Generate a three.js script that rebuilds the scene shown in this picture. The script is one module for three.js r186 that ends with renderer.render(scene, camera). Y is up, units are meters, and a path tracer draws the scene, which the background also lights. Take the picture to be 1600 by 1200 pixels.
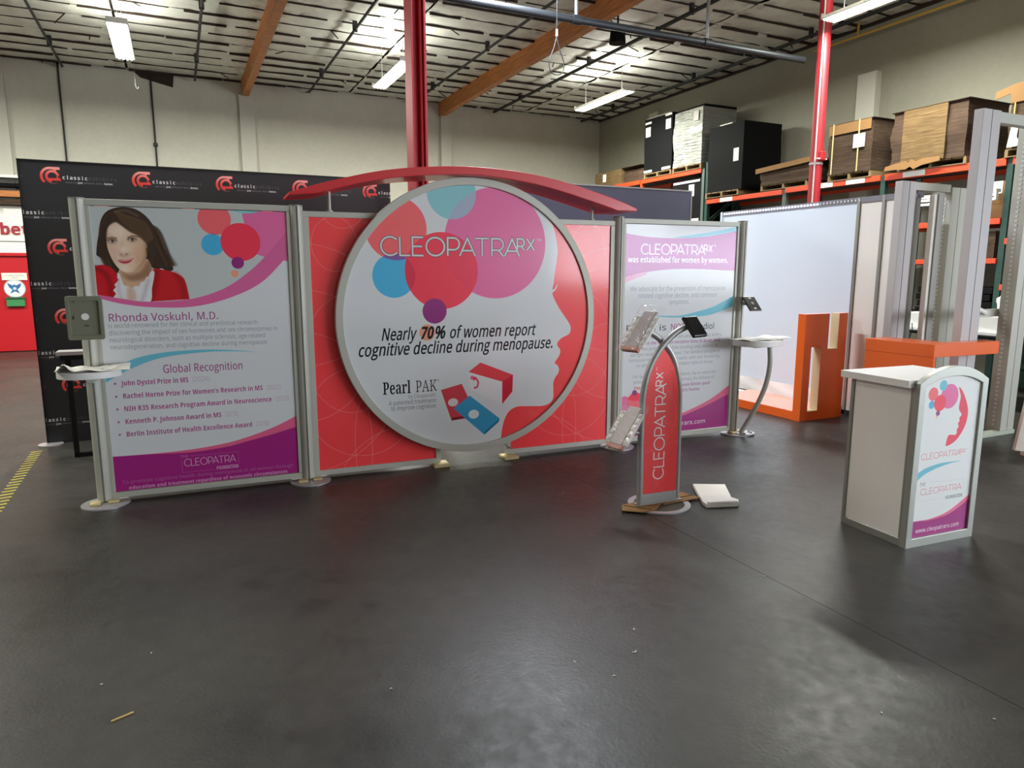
import * as THREE from 'three';
import { RoundedBoxGeometry } from 'three/addons/geometries/RoundedBoxGeometry.js';
import { mergeGeometries, mergeVertices, toCreasedNormals } from 'three/addons/utils/BufferGeometryUtils.js';
import { RectAreaLightUniformsLib } from 'three/addons/lights/RectAreaLightUniformsLib.js';
RectAreaLightUniformsLib.init();

// ---------------------------------------------------------------- camera, exposure, sky, lights
const scene = new THREE.Scene();
const renderer = new THREE.WebGLRenderer({ antialias: true });
renderer.toneMapping = THREE.LinearToneMapping;
renderer.toneMappingExposure = 2.0;
renderer.shadowMap.enabled = true;
const camera = new THREE.PerspectiveCamera(57.86, 4 / 3, 0.05, 100);
camera.position.set(0, 1.9, 0);
camera.rotation.order = 'YXZ';
camera.rotation.y = -0.4436;
camera.rotation.x = -0.1607;
scene.add(camera);
scene.background = new THREE.Color(0.62, 0.75, 0.95);
scene.backgroundIntensity = 4;

const TUBE_LIGHT = 98;      // radiance of a fluorescent fixture's lower face
const KEY_LIGHT = 100;       // the one bright bluish-white fixture above the sprinkler pipe
const UP_LIGHT = 13;         // what the open fixtures throw at the ceiling
const WINDOW_LIGHT = 8;      // daylight through the frosted window band in the right wall
const COL_TUBE = new THREE.Color(0.98, 1.0, 0.9), COL_KEY = new THREE.Color(0.86, 0.93, 1.0), COL_DAY = new THREE.Color(0.86, 0.93, 1.0);

// ---------------------------------------------------------------- helpers
let seed = 7;
const rnd = () => { seed = (seed * 1664525 + 1013904223) >>> 0; return seed / 4294967296; };
const rr = (a, b) => a + (b - a) * rnd();
const used = {};
function numbered(n) { const k = used[n] = (used[n] ?? -1) + 1; return k ? n + '_' + String(k).padStart(3, '0') : n; }
function boxUV(g) {
  const p = g.attributes.position, n = g.attributes.normal, uv = new Float32Array(p.count * 2);
  for (let i = 0; i < p.count; i++) {
    const ax = Math.abs(n.getX(i)), ay = Math.abs(n.getY(i)), az = Math.abs(n.getZ(i));
    if (ay >= ax && ay >= az) { uv[2 * i] = p.getX(i); uv[2 * i + 1] = p.getZ(i); }
    else if (ax >= az) { uv[2 * i] = p.getZ(i); uv[2 * i + 1] = p.getY(i); }
    else { uv[2 * i] = p.getX(i); uv[2 * i + 1] = p.getY(i); }
  }
  g.setAttribute('uv', new THREE.BufferAttribute(uv, 2));
  return g;
}
function flat(g) {
  if (g.index) g = g.toNonIndexed();
  for (const k of Object.keys(g.attributes)) if (!['position', 'normal', 'uv'].includes(k)) g.deleteAttribute(k);
  if (!g.attributes.uv) g.setAttribute('uv', new THREE.BufferAttribute(new Float32Array(g.attributes.position.count * 2), 2));
  return g;
}
function join(list) { return list.length === 1 ? list[0] : mergeGeometries(list.map(flat)); }
function mesh(name, geos, mat, parent = scene, keepUV = false) {
  let g = Array.isArray(geos) ? join(geos) : geos;
  if (!keepUV) g = boxUV(g.index ? g.toNonIndexed() : g);
  const m = new THREE.Mesh(g, mat);
  m.name = parent === scene ? numbered(name) : name;
  m.castShadow = m.receiveShadow = true;
  parent.add(m);
  return m;
}
function tag(o, label, category, group) { o.userData = { ...o.userData, label, category }; if (group) o.userData.group = group; return o; }
function thing(name, label, category, pos = [0, 0, 0], turn = 0, group) {
  const o = new THREE.Group(); o.name = numbered(name); scene.add(o);
  o.position.set(...pos); o.rotation.y = turn;
  return tag(o, label, category, group);
}
function struct(name, geos, mat, parent = scene) { const m = mesh(name, geos, mat, parent); if (parent === scene) m.userData.kind = 'structure'; return m; }
function structGroup(name) { const o = new THREE.Group(); o.name = name; o.userData.kind = 'structure'; scene.add(o); return o; }
const bx = (x0, x1, y0, y1, z0, z1) => { const g = new THREE.BoxGeometry(Math.abs(x1 - x0), Math.abs(y1 - y0), Math.abs(z1 - z0)); g.translate((x0 + x1) / 2, (y0 + y1) / 2, (z0 + z1) / 2); return g; };
const rbx = (x0, x1, y0, y1, z0, z1, r = 0.006, s = 2) => { const g = new RoundedBoxGeometry(x1 - x0, y1 - y0, z1 - z0, s, r); g.translate((x0 + x1) / 2, (y0 + y1) / 2, (z0 + z1) / 2); return g; };
const cyl = (r, h, x, y, z, seg = 24, r2 = r) => { const g = new THREE.CylinderGeometry(r2, r, h, seg); g.translate(x, y, z); return g; };
const V = (x, y, z) => new THREE.Vector3(x, y, z);
const tube = (pts, r, seg = 24, rs = 10) => new THREE.TubeGeometry(new THREE.CatmullRomCurve3(pts.map((p) => V(...p))), seg, r, rs);
function bar(a, b, r, rs = 10) { // straight round bar between two points
  const A = V(...a), Bv = V(...b), d = Bv.clone().sub(A), g = new THREE.CylinderGeometry(r, r, d.length(), rs);
  g.applyQuaternion(new THREE.Quaternion().setFromUnitVectors(V(0, 1, 0), d.clone().normalize()));
  g.translate(...A.clone().add(Bv).multiplyScalar(0.5).toArray()); return g;
}
function extrude(shape, depth, opt = {}) { return new THREE.ExtrudeGeometry(shape, { depth, bevelEnabled: false, curveSegments: 32, ...opt }); }
function shapeOf(pts) { const s = new THREE.Shape(); pts.forEach((p, i) => (i ? s.lineTo(p[0], p[1]) : s.moveTo(p[0], p[1]))); s.closePath(); return s; }
const hex = (h) => new THREE.Color(h);
const M = (color, roughness = 0.6, metalness = 0, extra = {}) => new THREE.MeshStandardMaterial({ color: color.isColor ? color : hex(color), roughness, metalness, ...extra });
const P = (color, o) => new THREE.MeshPhysicalMaterial({ color: hex(color), ...o });
const DB = 0.0436, CB = Math.cos(DB), SB = Math.sin(DB);         // the booth stands 2.5 degrees off the room's axes
const B = (x, y, z) => [x * CB - z * SB, y, z * CB + x * SB];

// ---------------------------------------------------------------- textures
function noiseGrid(n, s) { const a = new Float32Array(n * n); let q = s >>> 0; for (let i = 0; i < a.length; i++) { q = (q * 1664525 + 1013904223) >>> 0; a[i] = q / 4294967296; } return a; }
function fbm(size, base, oct, s, sx = 1) { // tileable value noise, 0..1
  const out = new Float32Array(size * size); let amp = 1, tot = 0;
  for (let o = 0; o < oct; o++) {
    const n = base << o, g = noiseGrid(n, s + o * 101), nx = Math.max(1, Math.round(n * sx));
    for (let y = 0; y < size; y++) for (let x = 0; x < size; x++) {
      const u = x / size * nx, v = y / size * n, i = Math.floor(u), j = Math.floor(v), fx = u - i, fy = v - j;
      const a = fx * fx * (3 - 2 * fx), b = fy * fy * (3 - 2 * fy), i1 = (i + 1) % nx, j1 = (j + 1) % n;
      const v0 = g[j * n + i] * (1 - a) + g[j * n + i1] * a, v1 = g[j1 * n + i] * (1 - a) + g[j1 * n + i1] * a;
      out[y * size + x] += amp * (v0 * (1 - b) + v1 * b);
    }
    tot += amp; amp *= 0.55;
  }
  for (let i = 0; i < out.length; i++) out[i] /= tot;
  return out;
}
function dataTex(size, fn, srgb, repeat) {
  const d = new Uint8Array(size * size * 4);
  for (let i = 0; i < size * size; i++) { const c = fn(i, i % size, Math.floor(i / size)); for (let k = 0; k < 3; k++) d[4 * i + k] = Math.max(0, Math.min(255, c[k])); d[4 * i + 3] = 255; }
  const t = new THREE.DataTexture(d, size, size); t.wrapS = t.wrapT = THREE.RepeatWrapping; t.magFilter = THREE.LinearFilter;
  if (srgb) t.colorSpace = THREE.SRGBColorSpace; t.repeat.set(repeat, repeat); t.needsUpdate = true; return t;
}
const nA = fbm(512, 4, 7, 11), nB = fbm(512, 8, 6, 77), nC = fbm(512, 64, 3, 5), nStreak = fbm(512, 64, 2, 9, 0.06);
const grey = (v) => [v, v, v];
const texFloor = dataTex(512, (i) => { const m = (nA[i] - 0.5) * 46 + (nB[i] - 0.5) * 26 + (nC[i] - 0.5) * 20; const st = nB[i] < 0.36 ? (0.36 - nB[i]) * -160 : 0; return [57 + m * 0.5 + st * 0.5, 55 + m * 0.5 + st * 0.5, 51 + m * 0.45 + st * 0.5]; }, true, 1 / 4.6);
const texFloorR = dataTex(512, (i) => grey(108 + (nA[i] - 0.5) * 60 + (nC[i] - 0.5) * 30), false, 1 / 3.1);
const texFine = dataTex(512, (i) => grey(128 + (nC[i] - 0.5) * 120 + (nB[i] - 0.5) * 60), false, 1 / 0.9);
const texWall = dataTex(512, (i) => { const m = (nA[i] - 0.5) * 18 + (nC[i] - 0.5) * 8; return [202 + m, 199 + m, 185 + m]; }, true, 1 / 5);
const texWrinkle = dataTex(512, (i, x, y) => grey(128 + 90 * (Math.abs(nA[i] - 0.5) * 3 - 0.3) + (nB[i] - 0.5) * 80), false, 1 / 1.2);
const texFilm = dataTex(512, (i) => grey(128 + (nStreak[i] - 0.5) * 220 + (nB[i] - 0.5) * 120), false, 1 / 1.1);
const texInsul = dataTex(512, (i) => { const m = (nA[i] - 0.5) * 40 + (nB[i] - 0.5) * 34, d = nB[i] > 0.62 ? (nB[i] - 0.62) * -260 : 0; return [228 + m + d, 227 + m + d, 217 + m + d]; }, true, 1 / 2.3);
const texCard = dataTex(512, (i, x, y) => { const l = (y % 9 < 2 ? -26 : 0) + (nStreak[i] - 0.5) * 44 + (nA[i] - 0.5) * 24; return [112 + l, 89 + l * 0.9, 56 + l * 0.75]; }, true, 1 / 0.9);
const texCardDark = dataTex(512, (i, x, y) => { const l = (y % 9 < 2 ? -16 : 0) + (nStreak[i] - 0.5) * 34 + (nA[i] - 0.5) * 20; return [72 + l, 54 + l * 0.9, 39 + l * 0.8]; }, true, 1 / 0.9);
const texWood = dataTex(512, (i) => { const l = (nStreak[i] - 0.5) * 70 + (nC[i] - 0.5) * 16; return [196 + l, 136 + l * 0.75, 84 + l * 0.5]; }, true, 1 / 1.3);

// ---------------------------------------------------------------- materials
const m = {
  floor: P('#ffffff', { roughness: 1, specularIntensity: 0.6, map: texFloor, roughnessMap: texFloorR, bumpMap: texFine, bumpScale: 0.0012 }),
  joint: M('#1c1b1a', 0.95),
  wall: M('#ffffff', 0.85, 0, { map: texWall, bumpMap: texFine, bumpScale: 0.001 }),
  wallGrey: M('#c2c3bd', 0.85, 0, { map: texWall, bumpMap: texFine, bumpScale: 0.001 }),
  wallPlain: M('#c6c4b8', 0.8),
  insul: M('#ffffff', 0.5, 0.0, { map: texInsul, bumpMap: texWrinkle, bumpScale: 0.02 }),
  purlin: M('#33271f', 0.9), roof: M('#4a443c', 0.9),
  glulam: M('#ecd6b6', 0.6, 0, { map: texWood }),
  redPaint: P('#a01b27', { roughness: 0.5 }),
  pipe: M('#35383c', 0.42, 0.5), pipeThin: M('#2a2b2d', 0.6, 0.2), conduit: M('#8d8f90', 0.5, 0.6), yellowPipe: M('#c8a24a', 0.5, 0.2),
  alu: M('#b9b8ae', 0.5, 0.15), aluDark: M('#8f8d88', 0.5, 0.3), aluLight: M('#b5b0b0', 0.6, 0.15), silverTube: M('#a8a8a7', 0.42, 0.4), steelPlate: M('#b9b6ba', 0.35, 0.5),
  lacquer: P('#d3202c', { roughness: 0.38, clearcoat: 0.25, clearcoatRoughness: 0.12 }),
  orange: P('#f2671f', { roughness: 0.3, clearcoat: 0.3, clearcoatRoughness: 0.2 }), orangeCore: M('#d8cda2', 0.8),
  whiteLam: P('#f3f0ec', { roughness: 0.3, clearcoat: 0.3, clearcoatRoughness: 0.1 }), whiteTop: M('#eceae8', 0.4), foam: M('#efece6', 0.85), creamBoard: M('#dccfc4', 0.7),
  blackBox: P('#0a0b0c', { roughness: 0.8, specularIntensity: 0.35 }), blackPlastic: P('#121214', { roughness: 0.3, clearcoat: 0.3 }), blackMetal: M('#131315', 0.5, 0.3), charcoal: M('#4c4d60', 0.75),
  greyGreen: M('#7e7f6c', 0.5, 0.15), greyGreenDark: M('#34352c', 0.7), labelWhite: M('#e6e4de', 0.7),
  card: M('#ffffff', 0.9, 0, { map: texCard, bumpMap: texFine, bumpScale: 0.002 }), cardDark: M('#ffffff', 0.9, 0, { map: texCardDark, bumpMap: texFine, bumpScale: 0.002 }),
  cardPlain: M('#8f6b42', 0.9), pallet: M('#86704f', 0.85, 0, {}), strap: M('#cdbb86', 0.6),
  film: P('#a9aba2', { roughness: 0.25, clearcoat: 1, clearcoatRoughness: 0.1, bumpMap: texFilm, bumpScale: 0.05 }),
  rackOrange: M('#d8451d', 0.5), rackGreen: M('#1d4038', 0.55), rackGrey: M('#55605c', 0.6), rackDeck: M('#3d3a36', 0.8),
  doorRed: M('#c4101f', 0.5), white: M('#f2efe9', 0.7), green: M('#3f8f56', 0.5), tapeYellow: M('#a4963c', 0.7), wood: M('#c2a568', 0.8), shim: M('#cbb98a', 0.8),
  plastic: new THREE.MeshPhysicalMaterial({ color: 0xffffff, roughness: 0.12, transmission: 0.92, thickness: 0, ior: 1.45 }),
  bubble: new THREE.MeshPhysicalMaterial({ color: 0xf4f2f0, roughness: 0.2, transmission: 0.6, thickness: 0 }),
  tabletGrey: M('#8d8184', 0.4, 0.2),
  fixture: M('#dcdcd6', 0.5), tubeGlow: M('#ffffff', 0.5, 0, { emissive: hex('#fff8e6'), emissiveIntensity: 7 }), tubeGlowKey: M('#ffffff', 0.5, 0, { emissive: hex('#eef4ff'), emissiveIntensity: 7 }),
  tubeRack: M('#ffffff', 0.5, 0, { emissive: hex('#f0f4ff'), emissiveIntensity: 1.3 }),
  fabric: M('#b9c0ca', 0.8, 0, { emissive: hex('#dbe7f7'), emissiveIntensity: 0.12 }), fabricDim: M('#e2ddd6', 0.8), led: M('#ffffff', 0.5, 0, { emissive: hex('#dfeaff'), emissiveIntensity: 3 }), ledOff: M('#d9dad8', 0.4),
  frost: M('#e6eef5', 0.6, 0, { emissive: hex('#e6f0ff'), emissiveIntensity: 3.5 }),
};

// ---------------------------------------------------------------- the room
const ZB = -20.3, XR = 12.83, XL = -14, ZF = 16, YC = 6.82;
{
  const floor = structGroup('floor');
  const jx = 3.23, jz = -11.5;
  for (const [a, b, c, d] of [[XL - 0.2, jx - 0.002, ZB - 0.2, jz - 0.002], [jx + 0.002, XR + 0.2, ZB - 0.2, jz - 0.002], [XL - 0.2, jx - 0.002, jz + 0.002, ZF + 0.2], [jx + 0.002, XR + 0.2, jz + 0.002, ZF + 0.2]])
    mesh('floor_slab', [bx(a, b, -0.2, 0, c, d)], m.floor, floor);
  mesh('joint_filler', [bx(jx - 0.02, jx + 0.02, -0.2, -0.006, ZB, ZF), bx(XL, XR, -0.2, -0.006, jz - 0.02, jz + 0.02)], m.joint, floor);
  struct('wall_back', [bx(XL - 0.2, XR + 0.2, 0, 7.2, ZB - 0.2, ZB)], m.wall);
  const wr = structGroup('wall_right'), w0 = -0.6, wm = 6.2, w1 = 15.2, s0 = 1.46, s1 = 3.05, s2 = 3.9;
  mesh('wall_panel', [bx(XR, XR + 0.2, 0, 7.2, ZB, w0), bx(XR, XR + 0.2, 0, s0, w0, w1), bx(XR, XR + 0.2, s1, 7.2, w0, wm), bx(XR, XR + 0.2, s2, 7.2, wm, w1), bx(XR, XR + 0.2, 0, 7.2, w1, ZF)], m.wallGrey, wr);
  mesh('pilaster', [bx(XR - 0.16, XR, 0, 5.8, -10.4, -9.98)], m.wallPlain, wr);
  mesh('pilaster', [bx(XR - 0.16, XR, 0, 6.4, -17.4, -17.0)], m.wallPlain, wr);
  struct('wall_left', [bx(XL - 0.2, XL, 0, 7.2, ZB, ZF)], m.wall);
  struct('wall_front', [bx(XL, XR, 0, 7.2, ZF, ZF + 0.2)], m.wall);
  for (const [x0, x1] of [[-3.66, -3.3], [1.74, 2.1], [7.28, 7.6]]) { const p = mesh('pilaster', [bx(x0, x1, 0, 6.42, ZB, ZB + 0.14)], m.wallPlain, structGroup(numbered('trim'))); p.name = 'pilaster'; }
  // frosted window band in the right wall, beside and behind the camera
  for (const [k0, k1, top, np, name] of [[w0, wm, s1, 5, 'window_1'], [wm, w1, s2, 7, 'window_2']]) {
    const win = structGroup(name), pw = (k1 - k0) / np;
    for (let k = 0; k < np; k++) mesh('pane', [bx(XR + 0.06, XR + 0.08, s0 + 0.03, top - 0.03, k0 + k * pw + 0.03, k0 + (k + 1) * pw - 0.03)], m.frost, win);
    for (let k = 0; k <= np; k++) mesh('mullion', [bx(XR + 0.03, XR + 0.11, s0, top, k0 + k * pw - 0.03, k0 + k * pw + 0.03)], m.aluDark, win);
    mesh('window_frame', [bx(XR + 0.03, XR + 0.11, s0, s0 + 0.04, k0, k1), bx(XR + 0.03, XR + 0.11, top - 0.04, top, k0, k1)], m.aluDark, win);
    const dl = new THREE.RectAreaLight(COL_DAY, WINDOW_LIGHT, k1 - k0, top - s0); dl.position.set(XR + 0.02, (s0 + top) / 2, (k0 + k1) / 2); dl.rotation.y = Math.PI / 2; scene.add(dl);
  }

  // roof: deck, sub-purlins every two feet, wrinkled white insulation between them, glulam beams below
  struct('roof_deck', [bx(XL - 0.2, XR + 0.2, YC + 0.25, YC + 0.45, ZB - 0.2, ZF + 0.2)], m.roof);
  const ceil = structGroup('ceiling');
  const bays = [[-8.85, -6.2], [-6.15, -3.55], [-3.4, -0.8], [-0.75, 1.85], [2.0, 4.6], [4.65, 7.25], [7.42, 10.0], [10.05, 12.8]];
  const variants = [];
  for (let v = 0; v < 5; v++) {
    const g = new THREE.PlaneGeometry(2.62, 0.6, 12, 3); g.rotateX(Math.PI / 2);
    const p = g.attributes.position;
    for (let i = 0; i < p.count; i++) { const x = p.getX(i), z = p.getZ(i); p.setY(i, -0.02 - 0.035 * (1 - Math.pow(z / 0.3, 2)) * (0.5 + 0.5 * Math.sin(x * 2.1 + v * 1.7) * Math.sin(x * 5 + v)) - 0.02 * rnd()); }
    g.computeVertexNormals(); variants.push(boxUV(g.toNonIndexed()));
  }
  const rows = 33, z0 = ZB + 0.05;
  let count = 0;
  for (let r = 0; r < rows; r++) for (let b = 0; b < bays.length; b++) {
    const [x0, x1] = bays[b], z = z0 + 0.3 + r * 0.61;
    if (x1 < -3.5 + (z - ZB) * 0.05 - 3 || z > -3) continue;
    const o = new THREE.Mesh(variants[(r * 3 + b * 2) % 5], m.insul); o.name = 'insulation_panel'; o.castShadow = o.receiveShadow = true;
    o.position.set((x0 + x1) / 2, YC, z); o.scale.x = (x1 - x0) / 2.62 * (r % 2 ? -1 : 1); ceil.add(o); count++;
  }
  for (let r = 0; r <= rows; r++) for (let b = 0; b < bays.length; b++) { // sub-purlins, showing in broken lengths where the insulation sags clear of them
    const z = z0 + r * 0.61, [x0, x1] = bays[b]; if (z > -3 || x1 < -3.5) continue;
    const segs = [bx(x0 - 0.03, x1 + 0.03, YC - 0.012, YC + 0.06, z - 0.016, z + 0.016)];
    for (let x = x0 + rr(0, 0.2); x < x1 - 0.15;) { const l = rr(0.6, 2.4), e = Math.min(x + l, x1), d = rr(0.035, 0.085), w = rr(0.01, 0.022); segs.push(bx(x, e, YC - d, YC, z - w, z + w)); x = e + rr(0.02, 0.3); }
    if (rnd() < 0.35) { const x = rr(x0 + 0.3, x1 - 0.3); segs.push(bar([x, YC - 0.03, z], [x + rr(-0.3, 0.3), YC - rr(0.1, 0.2), z + rr(-0.2, 0.2)], 0.012, 5)); }
    mesh('purlin', segs, m.purlin, ceil);
  }
  mesh('ceiling_board', [bx(XL, XR, YC, YC + 0.05, -2.9, ZF), bx(XL, -3.6, YC, YC + 0.05, ZB, -2.9)], m.wallPlain, ceil);
  mesh('backing_board', [bx(XL, XR, YC + 0.12, YC + 0.14, ZB, -2.9)], m.roof, ceil);
  mesh('wrinkled_wall_flashing', [bx(XR - 0.05, XR, YC - 0.1, YC, ZB, -6)], m.purlin, ceil);
  for (const x of [-3.5, 1.91, 7.33]) struct('beam', [rbx(x - 0.085, x + 0.085, 6.4, YC + 0.1, ZB + 0.01, ZF - 0.1, 0.01)], m.glulam);
  // dark vent gap at the top of the back wall
  const gap = mesh('wall_patch', extrude(shapeOf([[-0.68, 6.78], [0.246, 6.74], [0.213, 6.46], [-0.2, 6.55], [-0.5, 6.62]]), 0.03), m.purlin); gap.position.z = ZB; gap.userData.kind = 'structure';
}

// ---------------------------------------------------------------- fluorescent fixtures
function fixture(x, z, label, key = false, k = 1, hang = 6.0) {
  const t = thing('fluorescent_light', label, 'ceiling light', [x, hang, z], 0, 'fluorescent fixtures under the roof');
  const prof = shapeOf([[-0.17, -0.02], [-0.06, 0.07], [0.06, 0.07], [0.17, -0.02], [0.16, -0.03], [0.055, 0.055], [-0.055, 0.055], [-0.16, -0.03]]);
  const h = extrude(prof, 2.2); h.translate(0, 0, -1.1); mesh('reflector', [h], m.fixture, t);
  mesh('end_cap', [bx(-0.16, 0.16, -0.02, 0.07, -1.11, -1.09)], m.fixture, t); mesh('end_cap', [bx(-0.16, 0.16, -0.02, 0.07, 1.09, 1.11)], m.fixture, t);
  for (let k = 0; k < 4; k++) { const g = new THREE.CylinderGeometry(0.022, 0.022, 2.16, 10); g.rotateX(Math.PI / 2); g.translate(-0.105 + 0.07 * k, -0.02, 0); mesh('fluorescent_tube', [g], key ? m.tubeGlowKey : m.tubeGlow, t); }
  for (const s of [-0.8, 0.8]) mesh('hanger', [bar([0, 0.07, s], [0, YC - hang - 0.04, s], 0.006, 6)], m.conduit, t);
  const c = key ? COL_KEY : COL_TUBE;
  const l = new THREE.RectAreaLight(c, (key ? KEY_LIGHT : TUBE_LIGHT) * k, 0.3, 2.16); l.position.set(x, hang - 0.055, z); l.rotation.x = -Math.PI / 2; scene.add(l);
  const u = new THREE.RectAreaLight(c, UP_LIGHT * k, 0.3, 2.16); u.position.set(x, hang + 0.09, z); u.rotation.x = Math.PI / 2; scene.add(u);
  return t;
}
fixture(-0.63, -15.1, 'lit fluorescent fixture seen end-on at the left of the roof, above the black banner');
fixture(4.38, -15.1, 'lit fluorescent fixture hanging beside the red H-shaped column');
fixture(9.62, -15.1, 'lit fluorescent fixture hanging above the black-wrapped pallets in the far corner');
fixture(9.98, -7.75, 'lit fluorescent fixture beside the round red pipe column, cut by the top of the photo', false, 0.8);
fixture(4.5, -8.7, 'bluish-white fixture above the black sprinkler pipe, just over the top of the photo', true, 1, 6.25);
fixture(-5.7, -15.1, 'lit fluorescent fixture left of the photo, over the red door');
fixture(-0.63, -7.75, 'lit fluorescent fixture between the black banner and the display wall, above the photo', false, 0.25);
fixture(-5.7, -7.75, 'lit fluorescent fixture over the floor left of the display wall, outside the photo', false, 0.9);

// ---------------------------------------------------------------- pipes, cables, columns
{
  const sp = thing('sprinkler_pipe', 'thick black sprinkler pipe crossing under the roof from the red column to the right', 'pipe', [0, 5.6, -9.6]);
  mesh('pipe_run', [bar([2.2, 0, 0], [10.3, 0, 0], 0.055, 16)], m.pipe, sp);
  for (const x of [5.62, 8.1]) { mesh('coupling', [bar([x - 0.07, 0, 0], [x + 0.07, 0, 0], 0.07, 16)], m.pipe, sp); mesh('drop_hanger', [bar([x, 0, 0], [x, 1.2, 0], 0.028, 10)], m.conduit, sp); }
  const names = [[-2.1, 'thin black pipe along the roof nearest the left edge'], [0.72, 'thin black pipe along the roof left of the first timber beam'], [3.5, 'thin black pipe along the roof between the first timber beam and the red column'], [6.35, 'thin black pipe along the roof just left of the second timber beam'], [8.9, 'thin black pipe along the roof crossing right of the hanging wire loop'], [11.95, 'thin black pipe along the roof above the black-wrapped pallets']];
  for (const [x, label] of names) {
    const t = thing('roof_pipe', label, 'pipe', [x, 6.62, 0]);
    mesh('pipe_run', [bar([0, 0, ZB + 0.3], [0, 0, -4], x > 8 ? 0.04 : 0.028, 8)], m.pipeThin, t);
    for (const z of [-18.2, -14.6, -11]) mesh('pipe_clip', [rbx(-0.045, 0.045, -0.04, 0.16, z - 0.03, z + 0.03, 0.008)], m.pipeThin, t);
  }
  let t = thing('wall_conduit', 'dark conduit running down the back wall above the left end of the black banner', 'conduit', [-2.22, 0, ZB + 0.05]); mesh('conduit_run', [bar([0, 0.2, 0], [0, 6.7, 0], 0.02, 8)], m.pipeThin, t); mesh('conduit_bend', [tube([[0, 6.65, 0], [0.01, 6.72, 0.06], [0.03, 6.66, 0.3]], 0.028, 8, 8)], m.pipeThin, t);
  t = thing('wall_conduit', 'dark conduit on the back wall below the black torn patch', 'conduit', [-0.28, 0, ZB + 0.05]); mesh('conduit_run', [bar([0, 0.2, 0], [0, 6.7, 0], 0.022, 8)], m.pipeThin, t); mesh('conduit_clamp', [rbx(-0.05, 0.05, 5, 5.08, -0.04, 0.04, 0.01)], m.pipeThin, t);
  t = thing('gas_pipe', 'thin yellow pipe high along the right wall under the roof', 'pipe', [12.5, 6.5, 0]);
  mesh('pipe_run', [bar([0, 0, -11.4], [0, 0, -5], 0.026, 8)], m.yellowPipe, t); mesh('pipe_hanger', [bar([0, 0, -10.33], [0, 0.34, -10.33], 0.024, 8)], m.yellowPipe, t);
  t = thing('hanging_cable_loop', 'thin steel cable ending in a loop, hung from the sprinkler pipe', 'cable', [5.26, 0, -9.54]);
  mesh('cable', [bar([0, 5.33, 0], [0, 6.3, 0], 0.0065, 6)], m.pipe, t);
  mesh('crimp_sleeve', [cyl(0.018, 0.1, 0, 5.35, 0, 10)], m.aluLight, t);
  mesh('loop', [tube([[0, 5.3, 0], [-0.05, 5.13, 0], [-0.125, 4.93, 0], [-0.09, 4.8, 0], [0, 4.77, 0], [0.09, 4.8, 0], [0.125, 4.93, 0], [0.05, 5.13, 0], [0, 5.3, 0]], 0.0075, 60, 6)], m.pipe, t);
  t = thing('roof_speaker', 'small black cylinder hanging beside the second timber beam', 'speaker', [7.95, 6.2, -12]); mesh('housing', [cyl(0.16, 0.22, 0, 0.14, 0, 20, 0.14)], m.blackBox, t); mesh('stem', [bar([0, 0.25, 0], [0, 0.56, 0], 0.02, 8)], m.blackMetal, t);
  t = thing('pendant_hook', 'tiny bright hook dangling before the back wall under the leftmost fixture', 'hook', [-0.52, 5.62, -17]); mesh('hook', [tube([[0, 0.2, 0], [0, 0.06, 0], [0.03, 0, 0], [0.06, 0.05, 0]], 0.008, 12, 6)], m.conduit, t); mesh('string', [bar([0, 0.2, 0], [0, 1.15, 0], 0.003, 5)], m.conduit, t);
  t = thing('column', 'red H-section steel column rising behind the round sign', 'column', [2.78, 0, -8.55], 0.12); t.userData.kind = 'thing';
  mesh('flange', [rbx(-0.105, -0.085, 0, YC - 0.12, -0.1, 0.1, 0.004)], m.redPaint, t); mesh('flange', [rbx(0.06, 0.09, 0, YC - 0.12, -0.1, 0.1, 0.004)], m.redPaint, t); mesh('web', [bx(-0.09, 0.07, 0, YC - 0.12, -0.03, 0.0)], m.redPaint, t); mesh('side_pipe', [cyl(0.022, 6.66, 0.035, 3.33, 0.05, 12)], m.redPaint, t);
  mesh('base_plate', [bx(-0.17, 0.17, 0, 0.02, -0.17, 0.17)], m.redPaint, t);
  t = thing('column', 'round red pipe column in front of the pallet racks', 'column', [10.36, 0, -9.24]); t.userData.kind = 'thing';
  mesh('pipe', [cyl(0.105, 6.7, 0, 3.35, 0, 28)], m.redPaint, t); mesh('conduit', [bar([-0.1, 0.2, 0.06], [-0.1, 6.7, 0.06], 0.014, 8)], m.aluLight, t); mesh('strap_clamp', [cyl(0.115, 0.035, 0, 3.78, 0, 28)], m.aluLight, t); mesh('junction_box', [rbx(-0.06, 0.06, 3.82, 3.98, 0.09, 0.16, 0.02)], m.redPaint, t); mesh('clip', [bx(-0.13, 0.11, 3.84, 3.865, 0.1, 0.14)], m.aluLight, t); mesh('base_plate', [bx(-0.2, 0.2, 0, 0.02, -0.2, 0.2)], m.redPaint, t);
}

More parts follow.
